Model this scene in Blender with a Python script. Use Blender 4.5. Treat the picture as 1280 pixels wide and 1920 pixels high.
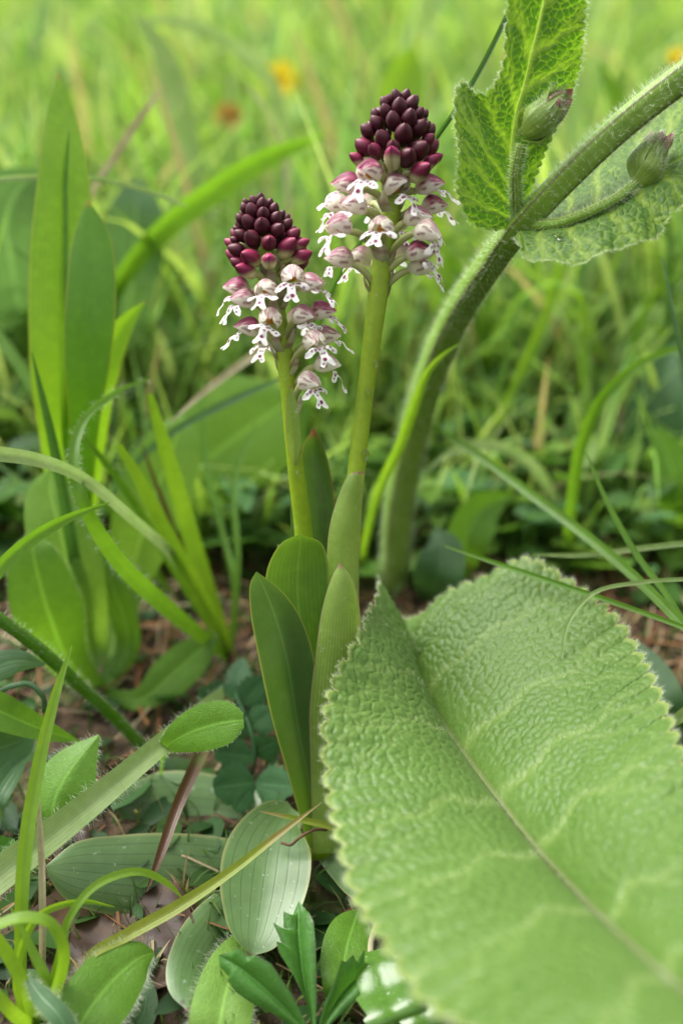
import bpy, math, random
import numpy as np
from mathutils import Vector, Matrix
random.seed(7)
RNG = np.random.default_rng(11)
SC = bpy.context.scene
for _o in list(bpy.data.objects):
    bpy.data.objects.remove(_o)

# ------------------------------------------------------------------ camera
# everything below is written in millimetres and scaled to metres on the way into Blender
MM = 0.001
F, CX, CY = 1800.0, 640.0, 960.0          # focal length and centre in pixels of the 1280 x 1920 photograph
PITCH = math.radians(17)
CAM = np.array([0.0, 0.0, 121.0])
FWD = np.array([0, math.cos(PITCH), -math.sin(PITCH)])
UP = np.array([0, math.sin(PITCH), math.cos(PITCH)])
RIGHT = np.array([1.0, 0, 0])
FOCUS = 171.0
cd = bpy.data.cameras.new('camera')
cam = bpy.data.objects.new('camera', cd)
SC.collection.objects.link(cam)
cam.location = CAM * MM
cam.rotation_euler = (math.pi / 2 - PITCH, 0, 0)
cd.sensor_fit = 'VERTICAL'
cd.sensor_height = 36.0
cd.sensor_width = 24.0
cd.lens = 36.0 * F / 1920.0
cd.clip_start = 0.005
cd.clip_end = 500
cd.dof.use_dof = True
cd.dof.focus_distance = FOCUS * MM
cd.dof.aperture_fstop = 7.5
cd.dof.aperture_blades = 0
SC.camera = cam

# ------------------------------------------------------------------ light
world = bpy.data.worlds.new('World')
SC.world = world
world.use_nodes = True
wn, wl = world.node_tree.nodes, world.node_tree.links
wn.clear()
SUN_EL, SUN_AZ = math.radians(64), math.radians(-75)    # azimuth measured from the view direction, to the right
sky = wn.new('ShaderNodeTexSky')
sky.sky_type = 'NISHITA'
sky.sun_disc = False
sky.sun_elevation = SUN_EL
sky.sun_rotation = SUN_AZ
sky.air_density = 1.0
sky.dust_density = 6.0
sky.ozone_density = 1.0
hs = wn.new('ShaderNodeHueSaturation')                  # overcast: a pale, nearly colourless sky
hs.inputs['Saturation'].default_value = 0.12
bg = wn.new('ShaderNodeBackground')
bg.inputs['Strength'].default_value = 0.15
wo = wn.new('ShaderNodeOutputWorld')
wl.new(sky.outputs[0], hs.inputs['Color'])
wl.new(hs.outputs[0], bg.inputs['Color'])
wl.new(bg.outputs[0], wo.inputs['Surface'])
sd = bpy.data.lights.new('sun', 'SUN')
sd.energy = 1.5
sd.angle = math.radians(40)
sd.color = (1.0, 0.96, 0.88)
sun = bpy.data.objects.new('sun', sd)
SC.collection.objects.link(sun)
_d = Vector((math.sin(SUN_AZ) * math.cos(SUN_EL), math.cos(SUN_AZ) * math.cos(SUN_EL), math.sin(SUN_EL)))
sun.rotation_euler = _d.to_track_quat('Z', 'Y').to_euler()
SC.view_settings.view_transform = 'Standard'
SC.view_settings.look = 'None'
SC.view_settings.gamma = 1.0
SC.view_settings.exposure = 1.3
SC.render.engine = 'CYCLES'
SC.cycles.use_denoising = True
SC.cycles.max_bounces = 8
SC.cycles.transmission_bounces = 6
SC.cycles.diffuse_bounces = 4
SC.cycles.glossy_bounces = 3
SC.cycles.sample_clamp_indirect = 6
SC.cycles.caustics_reflective = False
SC.cycles.caustics_refractive = True

# ------------------------------------------------------------------ helpers: positions
def P(x, y, d):
    """pixel of the photograph + distance along the view axis (mm) -> point of the world (mm)"""
    x, y, d = np.asarray(x, float), np.asarray(y, float), np.asarray(d, float)
    return CAM + d[..., None] * FWD + ((x - CX) / F * d)[..., None] * RIGHT - ((y - CY) / F * d)[..., None] * UP

SLOPE = 0.249
def gz(x, y):
    """height of the sloping meadow"""
    x, y = np.asarray(x, float), np.asarray(y, float)
    far = np.clip((y - 400) / 1500, 0, 1)
    n = 1.6 * np.sin(x * .07 + 1) * np.cos(y * .06) + 1.0 * np.sin(x * .19 + y * .13) + 6 * far * np.sin(x * .012 + 2) * np.sin(y * .009)
    yy = np.where(y > 9000, 9000 + (y - 9000) * .25, y)
    return SLOPE * (yy - 160) + n - 0.6

def gd(x, y):
    """distance at which the ray of a pixel meets the meadow"""
    lo, hi = 60.0, 9000.0
    for _ in range(50):
        m = (lo + hi) / 2
        p = P(x, y, m)
        if p[2] > gz(p[0], p[1]):
            lo = m
        else:
            hi = m
    return lo

def crv(pts, n, cols=None):
    """Catmull-Rom through the points, n samples"""
    pts = np.asarray(pts, float)
    k = len(pts)
    if k == 2:
        t = np.linspace(0, 1, n)[:, None]
        return pts[0] * (1 - t) + pts[1] * t
    c = pts[:, :3] if pts.shape[1] > 3 else pts
    seg = np.sqrt(np.linalg.norm(np.diff(c, axis=0), axis=1) + 1e-9)
    T = np.concatenate([[0], np.cumsum(seg)])
    t = np.linspace(0, T[-1], n)
    i = np.clip(np.searchsorted(T, t, side='right') - 1, 0, k - 2)
    h = T[i + 1] - T[i]
    s = ((t - T[i]) / h)[:, None]
    m = np.zeros_like(pts)
    for j in range(k):
        if j == 0: m[j] = (pts[1] - pts[0]) / (T[1] - T[0])
        elif j == k - 1: m[j] = (pts[-1] - pts[-2]) / (T[-1] - T[-2])
        else:
            a = (pts[j] - pts[j - 1]) / (T[j] - T[j - 1]); b = (pts[j + 1] - pts[j]) / (T[j + 1] - T[j])
            w = (T[j + 1] - T[j]) / (T[j + 1] - T[j - 1])
            m[j] = a * w + b * (1 - w)
    hh = h[:, None]
    return ((2 * s**3 - 3 * s**2 + 1) * pts[i] + (s**3 - 2 * s**2 + s) * hh * m[i]
            + (-2 * s**3 + 3 * s**2) * pts[i + 1] + (s**3 - s**2) * hh * m[i + 1])

def unit(v):
    return v / (np.linalg.norm(v, axis=-1, keepdims=True) + 1e-12)

# ------------------------------------------------------------------ helpers: objects
COL = SC.collection
def make_mesh(name, V, quads, mat, uv=None, col=None, tris=None, smooth=True):
    """V in mm relative to the object's origin"""
    me = bpy.data.meshes.new(name)
    V = np.asarray(V, np.float32) * MM
    parts, starts, tot = [], [], 0
    if quads is not None and len(quads):
        q = np.asarray(quads, np.int32); parts.append(q.ravel()); starts.append(np.arange(len(q)) * 4); tot = len(q) * 4
    if tris is not None and len(tris):
        q = np.asarray(tris, np.int32); parts.append(q.ravel()); starts.append(tot + np.arange(len(q)) * 3)
    li = np.concatenate(parts).astype(np.int32); st = np.concatenate(starts).astype(np.int32)
    me.vertices.add(len(V)); me.vertices.foreach_set('co', V.ravel())
    me.loops.add(len(li)); me.loops.foreach_set('vertex_index', li)
    me.polygons.add(len(st)); me.polygons.foreach_set('loop_start', st)
    me.update(calc_edges=True)
    if smooth:
        me.polygons.foreach_set('use_smooth', np.ones(len(st), bool))
    if uv is not None:
        l = me.uv_layers.new(name='UVMap')
        l.data.foreach_set('uv', np.asarray(uv, np.float32)[li].ravel())
    if col is not None:
        c = np.asarray(col, np.float32)
        if c.shape[1] == 3: c = np.concatenate([c, np.ones((len(c), 1), np.float32)], 1)
        a = me.color_attributes.new('Col', 'FLOAT_COLOR', 'POINT')
        a.data.foreach_set('color', c.ravel())
    me.materials.append(mat)
    me.validate()
    return me

def link(name, me, parent=None, loc=(0, 0, 0)):
    o = bpy.data.objects.new(name, me)
    COL.objects.link(o)
    if parent is not None: o.parent = parent
    o.location = Vector([c * MM for c in loc])
    return o

def tag(o, label, cat, group=None):
    o['label'] = label; o['category'] = cat
    if group: o['group'] = group
    return o

def thing(name, label, cat, base, group=None):
    o = bpy.data.objects.new(name, None)
    o.empty_display_size = 0.005
    COL.objects.link(o)
    o.location = Vector([c * MM for c in base])
    o['base'] = [float(c) for c in base]
    return tag(o, label, cat, group)

def base_of(o):
    return np.array(o['base'])

def obj(name, geo, mat, parent=None, label=None, cat=None, group=None, kind=None, base=None):
    """geo = dict(V, Q, uv, col, T) in world mm; the mesh hangs on its parent's origin or on its own base"""
    V = geo['V']
    if parent is not None and parent.type == 'EMPTY':
        b = base_of(parent); loc = (0, 0, 0)
    elif parent is not None:
        b = np.array(parent['base']) if 'base' in parent else base_of(parent.parent); loc = (0, 0, 0)
    else:
        b = np.asarray(base if base is not None else V[np.argmin(V[:, 2])], float); loc = b
    me = make_mesh(name, V - b, geo.get('Q'), mat, geo.get('uv'), geo.get('col'), geo.get('T'), geo.get('smooth', True))
    o = link(name, me, parent, loc)
    if label: tag(o, label, cat, group)
    if kind: o['kind'] = kind
    return o

def merge(gs):
    V, Q, T, uv, col, n = [], [], [], [], [], 0
    for g in gs:
        V.append(g['V'])
        if g.get('Q') is not None and len(g['Q']): Q.append(np.asarray(g['Q']) + n)
        if g.get('T') is not None and len(g['T']): T.append(np.asarray(g['T']) + n)
        if g.get('uv') is not None: uv.append(g['uv'])
        if g.get('col') is not None: col.append(g['col'])
        n += len(g['V'])
    return dict(V=np.concatenate(V), Q=np.concatenate(Q) if Q else None, T=np.concatenate(T) if T else None,
                uv=np.concatenate(uv) if uv else None, col=np.concatenate(col) if col else None)

def gridq(n, m, off=0):
    i, j = np.meshgrid(np.arange(n - 1), np.arange(m - 1), indexing='ij')
    a = (i * m + j).ravel()
    return np.stack([a, a + m, a + m + 1, a + 1], 1) + off

# ------------------------------------------------------------------ helpers: shapes
def blade(pts, w, n=24, m=5, roll=0.0, fold=0.25, cup=0.0, wave=0.0, tooth=0.0, teeth=0, px=True, twist=0.0, wob=0.0):
    """leaf along a centre line. pts (x, y, d) in pixels, w full widths in pixels; a V or cupped cross-section"""
    pts = np.asarray(pts, float)
    C = crv(P(pts[:, 0], pts[:, 1], pts[:, 2]) if px else pts, n)
    wm = np.asarray(w, float) * (pts[:, 2] / F if px else 1.0)
    W = np.clip(crv(np.c_[P(pts[:, 0], pts[:, 1], pts[:, 2]) if px else pts, wm], n)[:, 3], 0.05, None)
    T = unit(np.gradient(C, axis=0))
    view = unit(C - CAM)
    S = unit(np.cross(T, view))
    for k in range(1, n):
        if np.dot(S[k], S[k - 1]) < 0: S[k] = -S[k]
    N = unit(np.cross(S, T))
    N = np.where((np.sum(N * view, 1) > 0)[:, None], -N, N)
    v = np.linspace(0, 1, n)
    a = np.radians(roll + twist * (v - .5))[:, None]
    S2 = S * np.cos(a) + N * np.sin(a); N2 = N * np.cos(a) - S * np.sin(a)
    u = np.linspace(-1, 1, m)
    hw = (W / 2)[:, None]
    if teeth:
        tt = (v * teeth) % 1
        hw_edge = (W / 2) * (1 + tooth * (tt - .5))
    off = hw * (fold * np.abs(u)[None] - cup * (u[None]**2)) + wave * hw * np.sin(v * 17 + 2)[:, None] * (u[None]**3)
    X = hw * u[None]
    if teeth:
        X = X.copy(); X[:, 0] = -hw_edge; X[:, -1] = hw_edge
    V = C[:, None] + S2[:, None] * X[..., None] + N2[:, None] * off[..., None]
    if wob:
        V = V + N2[:, None] * (wob * np.sin(v * 9 + pts[0, 0])[:, None, None])
    uv = np.stack(np.broadcast_arrays(((u + 1) / 2)[None], v[:, None]), -1).reshape(-1, 2)
    return dict(V=V.reshape(-1, 3), Q=gridq(n, m), uv=uv, C=C, S=S2, N=N2, hw=W / 2)

def sheet(L, R, n=40, m=11, bulge=0.0, ripple=0.0):
    """leaf between a left and a right edge, both (x, y, d) in pixels; bulge in mm towards the viewer in its middle"""
    L, R = np.asarray(L, float), np.asarray(R, float)
    A, B = crv(P(L[:, 0], L[:, 1], L[:, 2]), n), crv(P(R[:, 0], R[:, 1], R[:, 2]), n)
    u = np.linspace(0, 1, m)
    V = A[:, None] * (1 - u)[None, :, None] + B[:, None] * u[None, :, None]
    view = unit(V - CAM)
    v = np.linspace(0, 1, n)
    wid = np.linalg.norm(B - A, axis=1); wid = wid / (wid.max() + 1e-9)
    b = bulge * wid[:, None] * 4 * (u * (1 - u))[None] + ripple * np.sin(v * 13)[:, None] * ((u - .5)**2)[None] * 4
    V = V - view * b[..., None]
    uv = np.stack(np.broadcast_arrays(u[None], v[:, None]), -1).reshape(-1, 2)
    return dict(V=V.reshape(-1, 3), Q=gridq(n, m), uv=uv, A=A, B=B)

def tube(C, r, k=12, square=0.0, n=None, cap=True):
    """tube along points (mm) with radius per point"""
    C = np.asarray(C, float); r = np.asarray(r, float) * np.ones(len(C))
    if n:
        D = crv(np.c_[C, r], n); C, r = D[:, :3], np.clip(D[:, 3], .02, None)
    n = len(C)
    T = unit(np.gradient(C, axis=0))
    ref = np.array([0.2, -1.0, 0.1]) if abs(unit(T[n // 2])[1]) < .9 else np.array([1.0, 0, 0])
    S = unit(np.cross(T, ref)); N = np.cross(S, T)
    th = np.linspace(0, 2 * np.pi, k, endpoint=False)
    rad = 1.0 + square * np.cos(4 * th + np.pi)
    V = C[:, None] + (r[:, None] * rad[None])[..., None] * (np.cos(th)[None, :, None] * S[:, None] + np.sin(th)[None, :, None] * N[:, None])
    i, j = np.meshgrid(np.arange(n - 1), np.arange(k), indexing='ij')
    a = (i * k + j).ravel(); b = (i * k + (j + 1) % k).ravel()
    Q = np.stack([a, b, b + k, a + k], 1)
    uv = np.stack(np.broadcast_arrays((th / (2 * np.pi))[None], np.linspace(0, 1, n)[:, None]), -1).reshape(-1, 2)
    V = V.reshape(-1, 3)
    nrm = unit(V - np.repeat(C, k, 0))
    T_ = None
    if cap:
        V = np.concatenate([V, C[:1], C[-1:]]); uv = np.concatenate([uv, [[.5, 0], [.5, 1]]])
        j = np.arange(k); s, e = n * k, n * k + 1
        T_ = np.concatenate([np.stack([np.full(k, s), (j + 1) % k, j], 1), np.stack([np.full(k, e), (n - 1) * k + j, (n - 1) * k + (j + 1) % k], 1)])
    return dict(V=V, Q=Q, T=T_, uv=uv, C=C, N=nrm, k=k, n=n)

def hairs(pos, dirs, ln, wd=0.05, jit=0.5, seed=1):
    """fine hairs: bent tapered slivers rooted at pos and pointing along dirs"""
    r = np.random.default_rng(seed)
    n = len(pos)
    d = unit(dirs + jit * r.normal(size=(n, 3)))
    l = (ln * (0.5 + 0.8 * r.random(n)))[:, None]
    s = unit(np.cross(d, r.normal(size=(n, 3)))) * wd
    bend = r.normal(size=(n, 3)) * 0.18 * l
    a = pos - d * .05
    mid = pos + d * l * .55 + bend * .3
    tip = pos + d * l + bend
    V = np.stack([a - s, a + s, mid - s * .7, mid + s * .7, tip], 1).reshape(-1, 3)
    b = np.arange(n)[:, None] * 5
    return dict(V=V, Q=(b + np.array([[0, 1, 3, 2]])), T=(b + np.array([[2, 3, 4]])))

def edge_hairs(g, cnt, ln, seed=1, wd=0.022, n_m=None):
    """hairs along both margins of a blade()"""
    r = np.random.default_rng(seed)
    C, S, hw, N = g['C'], g['S'], g['hw'], g['N']
    t = r.random(cnt) * (len(C) - 1.001); i = t.astype(int); f = (t - i)[:, None]
    sg = np.where(r.random(cnt) < .5, -1.0, 1.0)[:, None]
    m = int(len(g['V']) / len(C))
    VV = g['V'].reshape(len(C), m, 3)
    e = np.where(sg > 0, VV[i, m - 1] * (1 - f) + VV[i + 1, m - 1] * f, VV[i, 0] * (1 - f) + VV[i + 1, 0] * f)
    return hairs(e, S[i] * sg + N[i] * .3, ln, wd, .35, seed)


# ------------------------------------------------------------------ materials
MATS = {}
def nt(name):
    m = bpy.data.materials.new(name); m.use_nodes = True
    n = m.node_tree.nodes; n.clear()
    out = n.new('ShaderNodeOutputMaterial')
    return m, n, m.node_tree.links, out

def mathn(n, l, op, a, b=None, c=None):
    x = n.new('ShaderNodeMath'); x.operation = op
    for k, v in enumerate((a, b, c)):
        if v is None: continue
        if isinstance(v, (int, float)): x.inputs[k].default_value = v
        else: l.new(v, x.inputs[k])
    return x.outputs[0]

def mixc(n, l, fac, a, b, mode='MIX'):
    x = n.new('ShaderNodeMix'); x.data_type = 'RGBA'; x.blend_type = mode
    if isinstance(fac, (int, float)): x.inputs[0].default_value = fac
    else: l.new(fac, x.inputs[0])
    for k, v in ((6, a), (7, b)):
        if isinstance(v, tuple): x.inputs[k].default_value = (*v[:3], 1)
        else: l.new(v, x.inputs[k])
    return x.outputs[2]

def ramp(n, l, v, lo, hi):
    x = n.new('ShaderNodeMapRange'); x.interpolation_type = 'SMOOTHSTEP'
    x.inputs['From Min'].default_value = lo; x.inputs['From Max'].default_value = hi
    l.new(v, x.inputs['Value'])
    return x.outputs[0]

def noise(n, l, scale, detail=3, vec=None, rough=.55):
    x = n.new('ShaderNodeTexNoise'); x.inputs['Scale'].default_value = scale; x.inputs['Detail'].default_value = detail
    x.inputs['Roughness'].default_value = rough
    if vec is not None: l.new(vec, x.inputs['Vector'])
    return x

def objco(n):
    return n.new('ShaderNodeTexCoord').outputs['Object']

def finish(m, n, l, out, color, tcol, trans, rough, spec, bump=None, bstr=.3, bdist=.0003, sheen=0.0, coat=0.0):
    p = n.new('ShaderNodeBsdfPrincipled')
    for nm, v in (('Base Color', color), ('Roughness', rough)):
        if isinstance(v, (int, float)): p.inputs[nm].default_value = v
        elif isinstance(v, tuple): p.inputs[nm].default_value = (*v, 1)
        else: l.new(v, p.inputs[nm])
    p.inputs['Specular IOR Level'].default_value = spec
    if sheen: p.inputs['Sheen Weight'].default_value = sheen; p.inputs['Sheen Roughness'].default_value = .5
    if coat: p.inputs['Coat Weight'].default_value = coat; p.inputs['Coat Roughness'].default_value = .12
    b = None
    if bump is not None:
        bn = n.new('ShaderNodeBump'); bn.inputs['Strength'].default_value = bstr; bn.inputs['Distance'].default_value = bdist
        l.new(bump, bn.inputs['Height']); b = bn.outputs[0]
        l.new(b, p.inputs['Normal'])
    if trans > 0:
        t = n.new('ShaderNodeBsdfTranslucent')
        if isinstance(tcol, tuple): t.inputs[0].default_value = (*tcol, 1)
        else: l.new(tcol, t.inputs[0])
        if b is not None: l.new(b, t.inputs['Normal'])
        ms = n.new('ShaderNodeMixShader'); ms.inputs[0].default_value = trans
        l.new(p.outputs[0], ms.inputs[1]); l.new(t.outputs[0], ms.inputs[2])
        l.new(ms.outputs[0], out.inputs[0])
    else:
        l.new(p.outputs[0], out.inputs[0])
    return m

def leaf_mat(name, base, alt=None, veins=0, voff=0.0, veinc=None, vein_amt=.25, mid=0.0, edge=None, tip=None, tip_at=.9, trans=.4, rough=.42, spec=.45,
             nscale=160, bstr=.35, spots=None, tgain=(2.1, 1.9, 1.0), dark=.72, speck=0.0, net=0.0, sheen=0.0, low=None):
    """leaf with lengthwise or netted veins, mottling, margins and tips, thin enough to let light through"""
    if name in MATS: return MATS[name]
    m, n, l, out = nt(name)
    uvn = n.new('ShaderNodeTexCoord'); sep = n.new('ShaderNodeSeparateXYZ'); l.new(uvn.outputs['UV'], sep.inputs[0])
    u, v = sep.outputs[0], sep.outputs[1]
    oc = uvn.outputs['Object']
    alt = alt or tuple(c * d for c, d in zip(base, (.72, .8, .75)))
    n1 = noise(n, l, nscale, 4, oc); n2 = noise(n, l, nscale * 7, 2, oc)
    c = mixc(n, l, ramp(n, l, n1.outputs[0], .36, .66), base, alt)
    c = mixc(n, l, mathn(n, l, 'MULTIPLY', ramp(n, l, n2.outputs[0], .4, .75), .3), c, tuple(x * 1.35 for x in base))
    h = n2.outputs[0]
    if low:
        c = mixc(n, l, ramp(n, l, v, .45, 0.0), c, low)
    if veins:
        w = mathn(n, l, 'PINGPONG', mathn(n, l, 'MULTIPLY_ADD', u, float(veins), voff), .5)
        line = ramp(n, l, w, .12, .0)
        c = mixc(n, l, mathn(n, l, 'MULTIPLY', line, vein_amt), c, veinc or tuple(x * dark * .6 for x in base))
        h = mathn(n, l, 'SUBTRACT', mathn(n, l, 'MULTIPLY', h, .4), line)
    if net:
        vo = n.new('ShaderNodeTexVoronoi'); vo.feature = 'DISTANCE_TO_EDGE'; vo.inputs['Scale'].default_value = net
        l.new(oc, vo.inputs['Vector'])
        line = ramp(n, l, vo.outputs['Distance'], .1, .0)
        c = mixc(n, l, mathn(n, l, 'MULTIPLY', line, .18), c, tuple(min(1, x * 1.7) for x in base))
        h = mathn(n, l, 'SUBTRACT', mathn(n, l, 'MULTIPLY', h, .3), mathn(n, l, 'MULTIPLY', line, .4))
    e = mathn(n, l, 'ABSOLUTE', mathn(n, l, 'MULTIPLY_ADD', u, 2.0, -1.0))
    if mid:
        c = mixc(n, l, mathn(n, l, 'MULTIPLY', ramp(n, l, e, .09, .01), mid), c, tuple(min(1, x * 1.9 + .03) for x in base))
    if edge:
        c = mixc(n, l, mathn(n, l, 'MULTIPLY', ramp(n, l, e, .9, .99), .85), c, edge)
    if tip:
        c = mixc(n, l, mathn(n, l, 'MULTIPLY', ramp(n, l, v, tip_at, min(1.0, tip_at + .1)), .9), c, tip)
    if spots:
        vo = n.new('ShaderNodeTexVoronoi'); vo.inputs['Scale'].default_value = spots[0]; l.new(oc, vo.inputs['Vector'])
        c = mixc(n, l, ramp(n, l, vo.outputs['Distance'], spots[1], spots[1] * .4), c, spots[2])
    if speck:
        n3 = noise(n, l, 900, 2, oc)
        c = mixc(n, l, mathn(n, l, 'MULTIPLY', ramp(n, l, n3.outputs[0], .66, .74), speck), c, (.5, .55, .5))
    g = n.new('ShaderNodeRGB'); g.outputs[0].default_value = (*tgain, 1)
    tc = mixc(n, l, 1.0, c, g.outputs[0], 'MULTIPLY')
    MATS[name] = finish(m, n, l, out, c, tc, trans, rough, spec, h, bstr, .0003, sheen)
    return MATS[name]

def col_mat(name, trans=.35, rough=.5, spec=.4, tgain=(1.7, 1.6, 1.1), bscale=0, bstr=.2, coat=0, nvar=0.0, sheen=0.0):
    if name in MATS: return MATS[name]
    m, n, l, out = nt(name)
    a = n.new('ShaderNodeAttribute'); a.attribute_name = 'Col'
    c = a.outputs['Color']
    b = None
    oc = objco(n)
    if nvar:
        nn = noise(n, l, 500, 3, oc)
        c = mixc(n, l, mathn(n, l, 'MULTIPLY', ramp(n, l, nn.outputs[0], .35, .7), nvar), c, (.02, .03, .01))
    if bscale:
        b = noise(n, l, bscale, 3, oc).outputs[0]
    g = n.new('ShaderNodeRGB'); g.outputs[0].default_value = (*tgain, 1)
    tc = mixc(n, l, 1.0, c, g.outputs[0], 'MULTIPLY')
    MATS[name] = finish(m, n, l, out, c, tc, trans, rough, spec, b, bstr, .0002, sheen, coat)
    return MATS[name]

def plain(name, c, trans=0.0, rough=.6, spec=.3, nscale=300, var=.4, bstr=.4, alt=None):
    if name in MATS: return MATS[name]
    m, n, l, out = nt(name)
    oc = objco(n)
    nn = noise(n, l, nscale, 4, oc)
    cc = mixc(n, l, ramp(n, l, nn.outputs[0], .35, .65), c, alt or tuple(x * (1 - var) for x in c))
    MATS[name] = finish(m, n, l, out, cc, tuple(min(1, x * 1.5) for x in c), trans, rough, spec, nn.outputs[0], bstr, .0004)
    return MATS[name]

HAIR = plain('pale_hair', (.62, .68, .52), trans=.55, rough=.5, spec=.3, bstr=0, var=.1)
def water_mat():
    m, n, l, out = nt('clear_water')
    p = n.new('ShaderNodeBsdfPrincipled')
    p.inputs['Base Color'].default_value = (.98, 1, .98, 1); p.inputs['Roughness'].default_value = .02
    p.inputs['IOR'].default_value = 1.33; p.inputs['Transmission Weight'].default_value = 1.0
    l.new(p.outputs[0], out.inputs[0])
    return m
WATER = water_mat()

# ------------------------------------------------------------------ the setting: meadow ground
def ground_mat():
    m, n, l, out = nt('soil_and_moss')
    oc = objco(n)
    a = noise(n, l, 45, 6, oc); b = noise(n, l, 320, 5, oc); c3 = noise(n, l, 14, 3, oc)
    c = mixc(n, l, ramp(n, l, b.outputs[0], .35, .7), (.028, .018, .010), (.075, .047, .024))
    c = mixc(n, l, ramp(n, l, a.outputs[0], .5, .66), c, (.05, .075, .015))
    sp = n.new('ShaderNodeSeparateXYZ'); l.new(oc, sp.inputs[0])
    c = mixc(n, l, ramp(n, l, sp.outputs[1], .35, 1.2), c, (.075, .12, .022))
    hgt = mathn(n, l, 'ADD', b.outputs[0], mathn(n, l, 'MULTIPLY', a.outputs[0], 2.0))
    return finish(m, n, l, out, c, c, 0, .8, .25, hgt, .8, .003)

def build_ground():
    ys = np.concatenate([np.linspace(-400, 90, 12), np.linspace(100, 420, 110), np.geomspace(430, 60000, 90)])
    xs0 = np.linspace(-1, 1, 130)
    V = []
    for y in ys:
        hw = 260 + max(0, y) * 1.1
        x = xs0 * hw
        V.append(np.stack([x, np.full_like(x, y), gz(x, np.full_like(x, y))], 1))
    V = np.concatenate(V)
    r = np.random.default_rng(3)
    near = (V[:, 1] > 90) & (V[:, 1] < 430)
    V[near, 2] += r.normal(size=near.sum()) * .5
    o = obj('ground', dict(V=V, Q=gridq(len(ys), 130)[:, ::-1]), ground_mat(), base=np.zeros(3), kind='structure')
    o['label'] = 'dark soil of the sloping meadow under the grass'
build_ground()

# ------------------------------------------------------------------ burnt-tip orchids
PETAL = col_mat('orchid_petal', trans=.45, rough=.45, spec=.35, tgain=(1.05, 1.03, 1.0), bscale=1800, bstr=.12)
BUDM = col_mat('orchid_bud', trans=0, rough=.44, spec=.35, tgain=(1.5, 1.0, 1.0), bscale=2600, bstr=.15)
OVARY = col_mat('orchid_ovary', trans=0, rough=.4, spec=.45, bscale=1500, bstr=.15)
CREAM, MAGENTA, MAROON = np.array([.90, .88, .76]), np.array([.40, .03, .15]), np.array([.13, .012, .035])

def lerp(a, b, t):
    t = np.clip(t, 0, 1)[..., None]
    return a * (1 - t) + b * t

def hood_geo(seed, pink=.5, flare=.5):
    """three overlapping sepals closing into a helmet; local x right, y outwards, z up (mm)"""
    r = np.random.default_rng(seed)
    gs = []
    L, W = 5.0, 2.0
    n, m = 22, 17
    t = np.linspace(0.0, 1, n)[:, None]
    u = np.linspace(-1, 1, m)[None]
    for kind in (-1, 1, 0):
        wid = np.sin(np.pi * np.clip(t * .86 + .12, 0, 1))**.45
        c0 = 90 + kind * 66
        hw = 42 if kind == 0 else 64
        th = np.radians(c0 + u * hw * wid)  # the sides reach well below the middle, the mouth stays open in front
        rr = W * np.clip(np.sin(np.pi * np.clip(t, 0.03, .97)**.82), 0.05, 1)**.72 * (1.05 if kind == 0 else 1.0)
        rr = rr * (1 + .04 * np.cos(u * np.pi)) + (flare * np.clip(t - .6, 0, 1)**1.5 * (1.4 if kind else .3))
        y = L * t + 0 * u
        zc = .35 * np.sin(np.pi * t) - .35 * t**2
        x = rr * np.cos(th) * 1.02
        z = zc + rr * np.sin(th)
        if kind == 0: y = y * (1.03 - .05 * u**2)
        V = np.stack(np.broadcast_arrays(x, y, z), -1)
        # colour of the sepal: purple along its back and tip, cream below, a dark streak along its middle
        hz = np.sin(th) + 0 * t
        wav = .3 * np.sin(y * 2.1 + seed) * np.sin(x * 3 + seed * 2) + .22 * np.sin(u * 16 + seed)
        top = np.clip((hz - .42 + wav + (pink - .5) * 1.0) * 2.6, 0, 1)
        base_fade = np.clip((t - .03) / .3, 0, 1) + 0 * u
        c = lerp(CREAM * (1 + .05 * r.normal()), MAGENTA, top * base_fade * (.45 + .5 * pink))
        c = lerp(c, MAROON, top * base_fade * np.clip((hz - .7) * 2.2, 0, 1) * pink)
        if kind:
            streak = sum(np.exp(-((u - q - .05 * np.sin(y * 3)) / .1)**2) * (np.sin(t * 11 + seed + q * 9) > -.1) for q in (-.45, .05, .5)) * (t > .25) * (t < .88)
            c = lerp(c, np.array([.20, .02, .06]), .85 * streak)
            c = lerp(c, np.array([.30, .03, .10]), .5 * np.exp(-((np.abs(u) - .97) / .06)**2) * (t > .3))
        gr = np.clip(1 - t / .3, 0, 1) + 0 * u
        c = lerp(c, np.array([.42, .47, .17]), gr * .6)
        gs.append(dict(V=V.reshape(-1, 3), Q=gridq(n, m), col=c.reshape(-1, 3)))
    # column inside the helmet, orange yellow
    k = 8
    tt = np.linspace(0, 1, 7)[:, None]; a = np.linspace(0, 2 * np.pi, k, endpoint=False)[None]
    rad = .75 * np.sin(np.pi * np.clip(tt, .02, .98))**.6
    V = np.stack(np.broadcast_arrays(rad * np.cos(a), .9 + 2.0 * tt, .25 + rad * np.sin(a) * 1.1), -1).reshape(-1, 3)
    i, j = np.meshgrid(np.arange(6), np.arange(k), indexing='ij'); q = (i * k + j).ravel(); q2 = (i * k + (j + 1) % k).ravel()
    gs.append(dict(V=V, Q=np.stack([q, q2, q2 + k, q + k], 1), col=np.tile([.62, .33, .06], (len(V), 1))))
    return merge(gs)

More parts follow.
